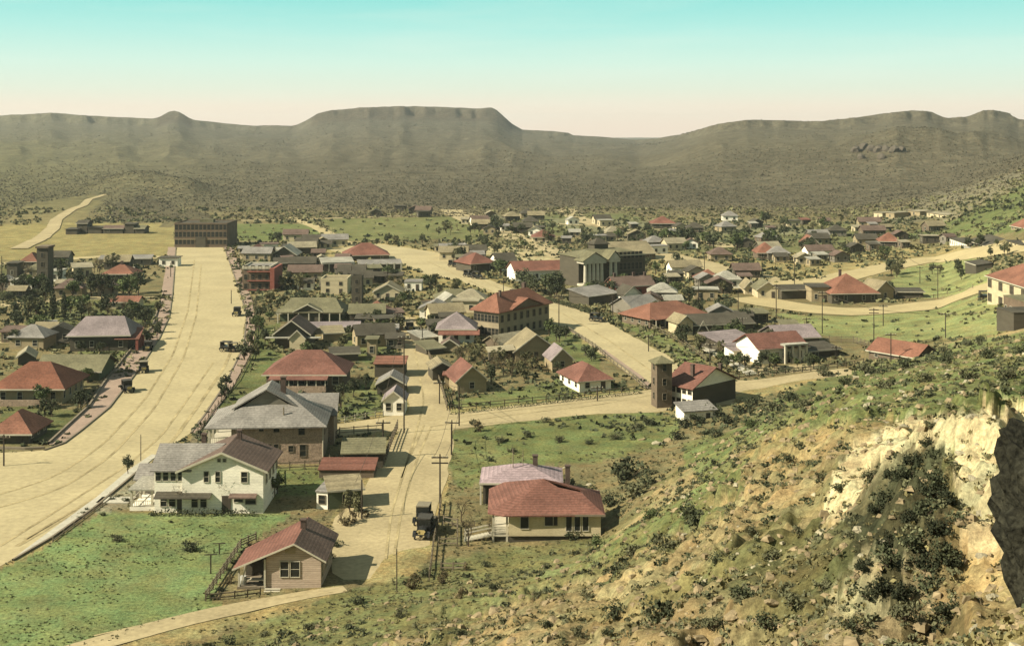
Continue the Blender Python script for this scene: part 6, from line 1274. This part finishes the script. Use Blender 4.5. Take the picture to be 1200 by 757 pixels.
# ------------------------------------------------------------------ the crowd of small far houses, one thing each
ROOFD = dict(grey='grey-roofed', dark='dark-roofed', tan='tan-roofed', cream='cream-roofed', olive='olive-roofed', brown='brown-roofed', brick='red-roofed', pale='pale tin-roofed', mauve='mauve-roofed')
def near_house(x, y, r_):
    return any(math.hypot(h_[0]-x, h_[1]-y) < r_+max(h_[4], h_[5]) for h_ in HOUSES)
PROTO = {}
def far_house(px, py, w, dp, h, rise, kind, wall, roof, rz, seed):
    p = G(px, py)
    if near_house(p.x, p.y, max(w, dp)*.45) or on_road(px, py): return False
    key = (w, dp, h, rise, kind, wall, roof)
    name = 'small_house' if w >= 8 else 'shack'
    root = empty(name, (p.x, p.y+dp/2, gz(p.x, p.y+dp/2)-.05), rz); HOUSES.append((p.x, p.y+dp/2, math.cos(rz), math.sin(rz), w/2, dp/2))
    if key not in PROTO:
        add_block(root, w, dp, h, rise, kind, WM[wall], RM[roof], .5, base=-1.6)
        n = max(2, int(w/3))
        for i in range(n): put_window(root, -w/2+w*(i+.5)/n, -dp/2, .9, 0, 1.1, 1.3, M_TRIM if wall != 'dark' else M_TRIMD)
        put_window(root, -w/2, 0, .9, -math.pi/2, 1.1, 1.3, M_TRIM)
        PROTO[key] = root
    else:
        for ch in list(PROTO[key].children):
            c = ch.copy(); COL.objects.link(c); c.parent = root
            for g in ch.children: e = g.copy(); COL.objects.link(e); e.parent = c
    d_ = {'gs': 'gabled', 'gf': 'front-gabled', 'hip': 'hip-roofed', 'shed': 'lean-to', 'flat': 'boxy'}[kind]
    later(root, ('small %s %s house' if w >= 8 else 'little %s %s shack') % (ROOFD[roof], d_), 'house' if w >= 8 else 'shack', 'small houses and shacks of the town'); return True
rr = random.Random(11)
STY = [(8,6,3.0,1.8,'gf'),(9,6,3.0,1.9,'gs'),(8.2,7,3.0,2.2,'hip'),(5,4,2.5,1.1,'gs'),(4.5,4,2.5,.8,'shed'),(11,6,3.2,1.9,'gs'),(6,5,2.7,1.5,'gf'),(7,5,3.2,.5,'flat'),(4,3.5,2.4,.7,'shed')]
def district(n, poly, roofs, walls, minp=0):
    xs = [p[0] for p in poly]; ys = [p[1] for p in poly]; k = 0; t_ = 0
    while k < n and t_ < n*14:
        t_ += 1; px, py = rr.uniform(min(xs), max(xs)), rr.uniform(min(ys), max(ys))
        if not pip(np.array([px]), np.array([py]), poly)[0]: continue
        s = rr.choice(STY)
        if covers_boulevard(px, py, s[2]+s[3]) : continue
        if far_house(px, py, *s, rr.choice(walls), rr.choice(roofs), rr.uniform(-.12, .35), 0): k += 1
W_ = ['dark','dark','cream','white','grey','brown','tan']; R_ = ['grey','dark','tan','cream','olive','brown','dark','grey','dark','brown','pale']
district(12, [(560,268),(700,262),(720,290),(690,300),(600,290)], R_, W_)
district(19, [(690,262),(860,258),(900,275),(860,312),(770,300),(700,285)], R_+['brick'], W_)
district(22, [(860,262),(1020,262),(1060,282),(980,312),(890,312)], R_+['brick'], W_)
district(10, [(1000,268),(1110,262),(1120,286),(1020,300)], R_, W_)
district(10, [(770,318),(880,325),(880,352),(800,352),(760,330)], R_, W_)
district(2, [(900,305),(1000,300),(980,318),(900,318)], R_, W_)
district(14, [(466,292),(560,296),(560,318),(520,310),(468,300)], R_, W_)
district(9, [(340,282),(400,283),(420,296),(345,300)], R_, W_)
district(10, [(530,255),(640,254),(640,268),(540,268)], R_, W_)
district(5, [(430,248),(500,247),(500,256),(430,256)], ['dark','brown'], ['dark'])
district(12, [(0,312),(200,308),(200,345),(0,352)], R_, W_)
district(5, [(0,395),(80,392),(80,410),(0,412)], R_, W_)
district(8, [(345,322),(500,322),(505,350),(345,350)], R_, W_)
district(12, [(270,292),(470,300),(470,330),(330,330)], R_, W_)
district(8, [(410,375),(468,375),(468,410),(410,405)], R_, W_)
district(8, [(490,355),(560,355),(500,420),(488,400)], R_, W_)
district(3, [(700,345),(800,352),(800,378),(720,372)], R_, W_)
district(4, [(830,372),(900,372),(960,400),(900,404),(840,392)], ['dark','grey','olive'], ['dark','grey'])
print('far houses', len(HOUSES), time.time()-T0)
# ------------------------------------------------------------------ poles and wires
PTOP = {}
def pole(px, top, bot, arm=True, thin=False, short=None, d=None):
    p = G(px, bot); PTOP[px] = p+Vector((0, 0, (bot-top)*p.y/F-.45)); h = (bot-top)*p.y/F; r_ = max(.13, .00034*p.y) if not thin else .07
    o = empty('utility_pole' if not thin else 'post', p, random.uniform(-.25, .25))
    MB().tube([(0,0,-.5),(0,0,h)], [r_, r_*.75], 7).build('shaft', M_POST, o)
    if arm:
        for dz in ((.45,) if h < 7 else (.45, 1.2)):
            MB().box(-1.15,-.13,h-dz-.09,1.15,-.02 if r_ < .13 else -.0,h-dz+.09).build('crossarm', M_POST, o)
        im = MB().tube([(0,0,0),(0,0,.22)], [.07,.05], 6).mesh('insulator', M_TRIM)
        if p.y < 330:
            for xx in (-1.0,-.4,.4,1.0): q = link(bpy.data.objects.new('insulator', im), o); q.location = (xx,-.07,h-.36)
    later(o, 'tall thin utility pole' if arm and not thin else 'plain upright pole' if not thin else 'thin wooden post', 'pole', 'utility poles of the town' if arm else 'plain poles and posts'); return o, h
for a in [(473.5,393,507),(449,492,537),(515.6,532,593),(424,562,608,False),(465,643,692,False,True),(529,497,533,False),(538,452,499,False),(515,446,473),(529.5,492,520),(655,345,382),(718,345,371),(865,338,367),(818.5,328,352),(909.6,333,376),
          (963.6,341,391),(832,402,432),(825.5,300,320),(893,301,322),(931,302,334),(1057.5,295,315),(1099,312,350),(1024,361,400),(1035,357,382),(1044,390,424),(1108,366,396),(1171,339,355,False),(4.5,509,546),(165,509,540,False,True),
          (466,367,392),(454,318,340),(412,312,330,False),(760,392,412),(700,452,470),(590,328,345),(300,345,370,False),(2,300,322,False),(620,340,356),(980,405,422),(1078,312,332),(200,308,325,False),(271,340,356,False),(495,384,402),(870,372,392),(945,372,392),(560,300,316),(745,300,316),(355,325,345)]:
    pole(*a)
def wire(chain, label, dx=0.0):
    b = MB(); P = [PTOP[c]+Vector((dx, -.08, .2)) for c in chain]; o = P[0].copy()
    for i in range(len(P)-1):
        n = 8; pts_ = [P[i].lerp(P[i+1], k/n)-Vector((0, 0, 4*(k/n)*(1-k/n)*(P[i+1]-P[i]).length*.02))-o for k in range(n+1)]
        b.tube(pts_, .02+.00009*P[i].y, 3, cap=False)
    w_ = b.build('overhead_wire', M_POST); w_.location = o; tag(w_, label, 'wire')
wire((424,449,473.5,466,454), 'overhead wire strung on the poles left of the lane', -.8); wire((515.6,529.5,538,515), 'overhead wire strung on the poles right of the lane', .8)
wire((515.6,529.5,538), 'second overhead wire on the crossarms right of the lane', -.8)
wire((865,909.6,963.6,1024,1108), 'overhead wire sagging across the right-hand green field', 0); wire((655,718,818.5), 'overhead wire along the far side of the boulevard', 0)
wire((931,1057.5,1099), 'overhead wire over the ridge road on the right', 0); wire((832,980,1044), 'overhead wire behind the white-fronted rose house', 0)
def clothes_post(px, top, bot, label):
    p = G(px, bot); h = (bot-top)*p.y/F; o = empty('clothesline_post', p, .1, label=label, cat='clothesline post', group=None); MB().box(-.07,-.07,-.3,.07,.07,h).build('shaft', M_POST, o); MB().box(-.75,-.05,h,.75,.05,h+.1).build('crossarm', M_POST, o)
clothes_post(247, 650, 672, 'nearer of two T-shaped clothesline posts at the edge of the bright lawn'); clothes_post(257, 637, 649, 'farther of two T-shaped clothesline posts at the edge of the bright lawn')
# ------------------------------------------------------------------ fences
def fence(pix, label, spacing=2.4, h=1.2, rails=2, m=None, pickets=False, closed=False):
    m = m or M_FENCE; pts = [G(a, b_) for a, b_ in pix]
    root = empty('fence', pts[0], 0, label=label, cat='fence'); pm = MB().box(-.07,-.07,-.3,.07,.07,h+.1).mesh('post', m)
    for i in range(len(pts)-1):
        a, c = pts[i], pts[i+1]; L_ = math.hypot(c.x-a.x, c.y-a.y); n = max(1, round(L_/spacing)); ang = math.atan2(c.y-a.y, c.x-a.x)
        for k in range(n+(i == len(pts)-2)):
            t_ = k/n; x, y = a.x+(c.x-a.x)*t_, a.y+(c.y-a.y)*t_; o = link(bpy.data.objects.new('post', pm), root); o.location = (x-pts[0].x, y-pts[0].y, gz(x, y)-pts[0].z); o.rotation_euler = (0, random.uniform(-.03,.03), ang)
        for r_ in range(rails):
            zz = h*(.35+.55*r_/max(1, rails-1)); b = MB()
            N_ = max(1, n//2); P_ = [(a.x+(c.x-a.x)*t_/N_-pts[0].x, a.y+(c.y-a.y)*t_/N_-pts[0].y) for t_ in range(N_+1)]
            nx_, ny_ = -math.sin(ang)*.05, math.cos(ang)*.05
            for s_ in range(N_):
                (x0, y0), (x1, y1) = P_[s_], P_[s_+1]; z0 = gz(x0+pts[0].x, y0+pts[0].y)-pts[0].z+zz; z1 = gz(x1+pts[0].x, y1+pts[0].y)-pts[0].z+zz
                b.add([(x0-nx_,y0-ny_,z0-.06),(x1-nx_,y1-ny_,z1-.06),(x1-nx_,y1-ny_,z1+.06),(x0-nx_,y0-ny_,z0+.06),(x0+nx_,y0+ny_,z0-.06),(x1+nx_,y1+ny_,z1-.06),(x1+nx_,y1+ny_,z1+.06),(x0+nx_,y0+ny_,z0+.06)], [(0,1,2,3),(7,6,5,4),(3,2,6,7),(0,4,5,1)])
            b.build('rail', m, root)
    return root
fence([(241,704),(262,672),(282,642),(300,634)], 'weathered rail fence along the left side of the clapboard cottage yard', 1.6, 1.1, 3)
fence([(241,704),(275,701),(305,697)], 'short rail fence across the front of the clapboard cottage yard', 1.5, .8, 2)
fence([(503,680),(508,640),(514,612),(517,590)], 'rough post and rail fence along the right side of the dusty lane', 1.8, 1.2, 2)
fence([(517,668),(545,668)], 'short broken rail fence in the yard at the lane foot', 1.8, .9, 2)
fence([(514,640),(536,640),(536,618),(520,614)], 'small square pen of rails left of the stair of the rose hip-roofed house', 1.8, 1.1, 2)
fence([(530,617),(556,617)], 'long low rail left of the rose hip-roofed house', 1.8, .7, 1)
fence([(450,545),(460,518),(466,503)], 'green-grey picket fence slanting beside the olive-roofed barn', 1.6, 1.6, 3)
fence([(386,548),(386,522),(398,510),(448,506)], 'wire and post fence round the plot behind the olive-roofed barn', 2.4, 1.3, 2)
fence([(524,481),(520,465),(512,440),(500,412),(492,385)], 'board fence climbing the right side of the upper lane', 2.2, 1.3, 3)
fence([(524,481),(640,470),(757,457)], 'low fence along the cross road below the planted block', 2.8, 1.0, 2)
fence([(757,457),(742,444),(715,424),(698,408),(664,386)], 'fence along the boulevard edge of the planted block', 3, 1.0, 2, M_TRIMD)
fence([(716,364),(754,380),(801,404),(828,424)], 'fence along the houses on the far side of the boulevard', 3, 1.2, 2, M_FENCE)
fence([(392,497),(440,489),(449,488)], 'pale low fence behind the large stone house by the cross road', 2.2, 1.0, 2, M_FENCEW)
fence([(232,508),(252,480),(280,446),(300,408),(301,385),(296,352)], 'low fence between the right pavement of the avenue and the gardens', 3.4, .9, 1, M_FENCE)
fence([(95,480),(122,448),(150,416),(178,388)], 'low fence along the left pavement of the avenue', 3.4, .9, 1)
fence([(322,582),(322,552),(392,548)], 'thin wire fence round the green plot behind the white house', 2.2, 1.3, 2)
fence([(1062,352),(1110,345),(1140,338)], 'thin fence across the right green field', 4, 1.1, 1)
fence([(855,445),(900,440),(960,434),(1012,426)], 'dark fence on the far side of the cross road before the white-fronted rose house', 2.4, 1.1, 2)
fence([(930,400),(1000,402),(1018,408)], 'dark board fence between the mauve barn and the lone salmon-roofed house', 2.6, 1.6, 3)
fence([(62,635),(110,599),(130,585)], 'row of short dark posts along the pale pavement by the bright lawn', 3, .5, 1)
# ------------------------------------------------------------------ motor cars
M_CAR = mat('black_car_paint', (.020,.020,.018), .35, .2, 2, 0, 1, .5); M_TYRE = mat('tyre_rubber', (.030,.028,.025), .9); M_RIM = mat('wooden_wheel', (.16,.12,.07), .8); M_TOP = mat('canvas_top', (.045,.040,.032), .9); M_TOPL = mat('dusty_canvas', (.17,.145,.10), .9); M_LAMP = mat('brass_lamp', (.35,.28,.12), .3)
def car_parts():
    P = []
    b = MB(); b.box(-.62,-1.75,.55,.62,1.75,.66); b.add([(-.66,-.35,.62),(.66,-.35,.62),(.70,1.55,.62),(-.70,1.55,.62),(-.70,-.35,1.12),(.70,-.35,1.12),(.74,1.6,1.16),(-.74,1.6,1.16)], [(0,3,2,1),(4,5,6,7),(0,1,5,4),(1,2,6,5),(2,3,7,6),(3,0,4,7)]); P.append(('body', b.mesh('body', M_CAR)))
    b = MB(); b.add([(-.34,-1.62,.64),(.34,-1.62,.64),(.52,-.36,.64),(-.52,-.36,.64),(-.30,-1.62,1.02),(.30,-1.62,1.02),(.46,-.36,1.14),(-.46,-.36,1.14),(0,-1.62,1.10),(0,-.36,1.24)], [(0,3,2,1),(0,1,5,8,4),(4,8,9,7),(8,5,6,9),(1,2,6,5),(3,0,4,7),(2,3,7,9,6)]); P.append(('bonnet', b.mesh('bonnet', M_CAR)))
    b = MB(); b.box(-.32,-1.70,.60,.32,-1.62,1.12); P.append(('radiator', b.mesh('radiator', M_LAMP)))
    b = MB(); b.prism([(-.74,-.35,1.93),(.74,-.35,1.93),(.76,1.6,1.90),(-.76,1.6,1.90)], .10); b.box(-.74,1.45,1.15,.74,1.58,1.82); P.append(('canvas_top', b.mesh('canvas_top', M_TOP)))
    b = MB(); 
    for xx in (-.72,.68):
        for yy in (-.37,.6,1.36): P.append(('top_post', MB().box(xx,yy,1.12,xx+.05,yy+.04,1.84).mesh('top_post', M_CAR)))
    b.box(-.68,-.34,1.15,.68,-.33,1.80); P.append(('windscreen', b.mesh('windscreen', M_GLASS)))
    b = MB(); b.box(-.55,.2,.8,.55,.65,1.05); b.box(-.55,1.0,.8,.55,1.4,1.25); P.append(('seat', b.mesh('seat', M_TOP)))
    for sx in (-1, 1):
        b = MB()
        for yc in (-1.25, 1.25):
            pr = [(sx*.60, yc+math.cos(t)*.52, .42+math.sin(t)*.50) for t in (0, .6, 1.2, 1.8, 2.5, 3.14)]; q_ = [(sx*.92, y, z) for _, y, z in pr]
            n = len(pr); b.add(pr+q_, [(i, i+1, n+i+1, n+i) for i in range(n-1)]+[(n+i, n+i+1, i+1, i) for i in range(n-1)])
        b.box(min(sx*.62, sx*.92), -.76, .36, max(sx*.62, sx*.92), .76, .41); P.append(('mudguard', b.mesh('mudguard', M_CAR)))
        b = MB(); b.tube([(sx*.34,-1.78,1.0),(sx*.34,-1.60,1.0)], [.13,.08], 8); P.append(('headlamp', b.mesh('headlamp', M_LAMP)))
    return P
def wheel_meshes():
    b = MB(); n = 16
    for (r0, w_) in ((.40,.06),): 
        ring = []
        for k in range(n):
            t_ = 2*math.pi*k/n
            for (rr_, xx) in ((.40,-.05),(.40,.05),(.31,.05),(.31,-.05)): ring.append((xx, math.cos(t_)*rr_, math.sin(t_)*rr_))
        b.add(ring, [(k*4+j, k*4+(j+1) % 4, ((k+1) % n)*4+(j+1) % 4, ((k+1) % n)*4+j) for k in range(n) for j in range(4)])
    ty = b.mesh('tyre', M_TYRE); b = MB(); b.tube([(-.07,0,0),(.07,0,0)], .07, 8)
    for k in range(10): t_ = 2*math.pi*k/10; b.tube([(0,0,0),(0,math.cos(t_)*.33,math.sin(t_)*.33)], .022, 4)
    return ty, b.mesh('rim', M_RIM)
CP = car_parts(); TY, RI = wheel_meshes()
def car(px, py, rz, label, sc=1.0, top=None, truck=False):
    p = G(px, py); o = empty('parked_car' if not truck else 'parked_truck', (p.x, p.y, p.z+.05), rz, label=label, cat='car' if not truck else 'truck', group='old motor cars on the streets' if not truck else None); o.scale = (sc, sc, sc)
    for n_, m_ in CP:
        if n_ == 'canvas_top' and top: m_ = m_.copy(); m_.materials[0] = top
        link(bpy.data.objects.new(n_, m_), o)
    for sx in (-1, 1):
        for yc in (-1.25, 1.25):
            w0 = link(bpy.data.objects.new('wheel', None), o); w0.location = (sx*.76, yc, .40)
            link(bpy.data.objects.new('tyre', TY), w0); link(bpy.data.objects.new('rim', RI), w0)
    if truck:
        MB().box(-.85, 1.0, .75, .85, 3.0, 1.25).build('cargo_box', WM['dark'], o)
    return o
car(149.5,459,.5,'black open car parked in the avenue, nearest of the three on the left side',1.15)
car(168.5,436,.3,'black car with a dusty pale top parked by the left kerb of the avenue',1.15,M_TOPL)
car(173.5,411,.2,'black car standing on the left pavement by the mauve-roofed bungalow',1.1)
car(268.5,412,1.3,'black car parked askew at the right kerb of the avenue, left one of a pair',1.2)
car(276,412,1.9,'black car parked askew at the right kerb of the avenue, right one of a pair',1.1,M_TOPL)
car(277.5,370,.1,'small black car farther up the right side of the avenue',1.2)
car(497,628,-.12,'black truck-like car parked at the right edge of the dusty lane',1.2,M_TOP,True)
car(495.5,612,-.1,'dusty black car parked nose to tail ahead of the truck in the lane',1.15,M_TOPL)
car(480.5,388,.2,'dark car with a pale top standing at the top of the lane',1.2,M_TOPL)
car(532,313,.8,'lone far car on the left side of the boulevard',1.3)
car(550.5,325,.9,'far dark car on the boulevard, left one of two side by side',1.3)
car(560.5,327,1.0,'far dark car on the boulevard, right one of two side by side',1.3)
car(606,349,1.1,'dark car parked beyond the brick school roof on the boulevard',1.3)
car(1157,352,1.4,'dark car parked below the cream hillside building on the road',1.3)
car(700,377,1.0,'small dark car on the far side of the boulevard near the fence',1.2)
def pump(px, py): pass

# ------------------------------------------------------------------ the dusty air
hz = MB().box(-4200, -900, -120, 4200, 7400, 330).build('haze', None) if False else None
m = bpy.data.materials.new('haze_air'); m.use_nodes = True; N, L = m.node_tree.nodes, m.node_tree.links
N.clear(); pv = N.new('ShaderNodeVolumePrincipled'); pv.inputs['Color'].default_value = (.90,.93,.90,1); pv.inputs['Density'].default_value = .00007; pv.inputs['Anisotropy'].default_value = .2
mo = N.new('ShaderNodeOutputMaterial'); L.new(pv.outputs[0], mo.inputs['Volume'])
zlo = float(verts[:, 2].min())-5; zhi = max(float(verts[:, 2].max()), 60)+15
ex = float(np.abs(verts[:, 0]).max())+50; y0_, y1_ = float(verts[:, 1].min())-50, float(verts[:, 1].max())+50
tag(MB().box(-ex, y0_, zlo, ex, y1_, zhi).build('haze', m), kind='stuff')
write_labels()
used = {}
for o in bpy.data.objects:
    l = o.get('label')
    if l and len(l.split()) > 16: print('LONG', l)
    if l and o.parent is None: used.setdefault(l, []).append(o.name)
print('dups', [(k, v) for k, v in used.items() if len(v) > 1][:10])
print('done', time.time()-T0, len(bpy.data.objects))
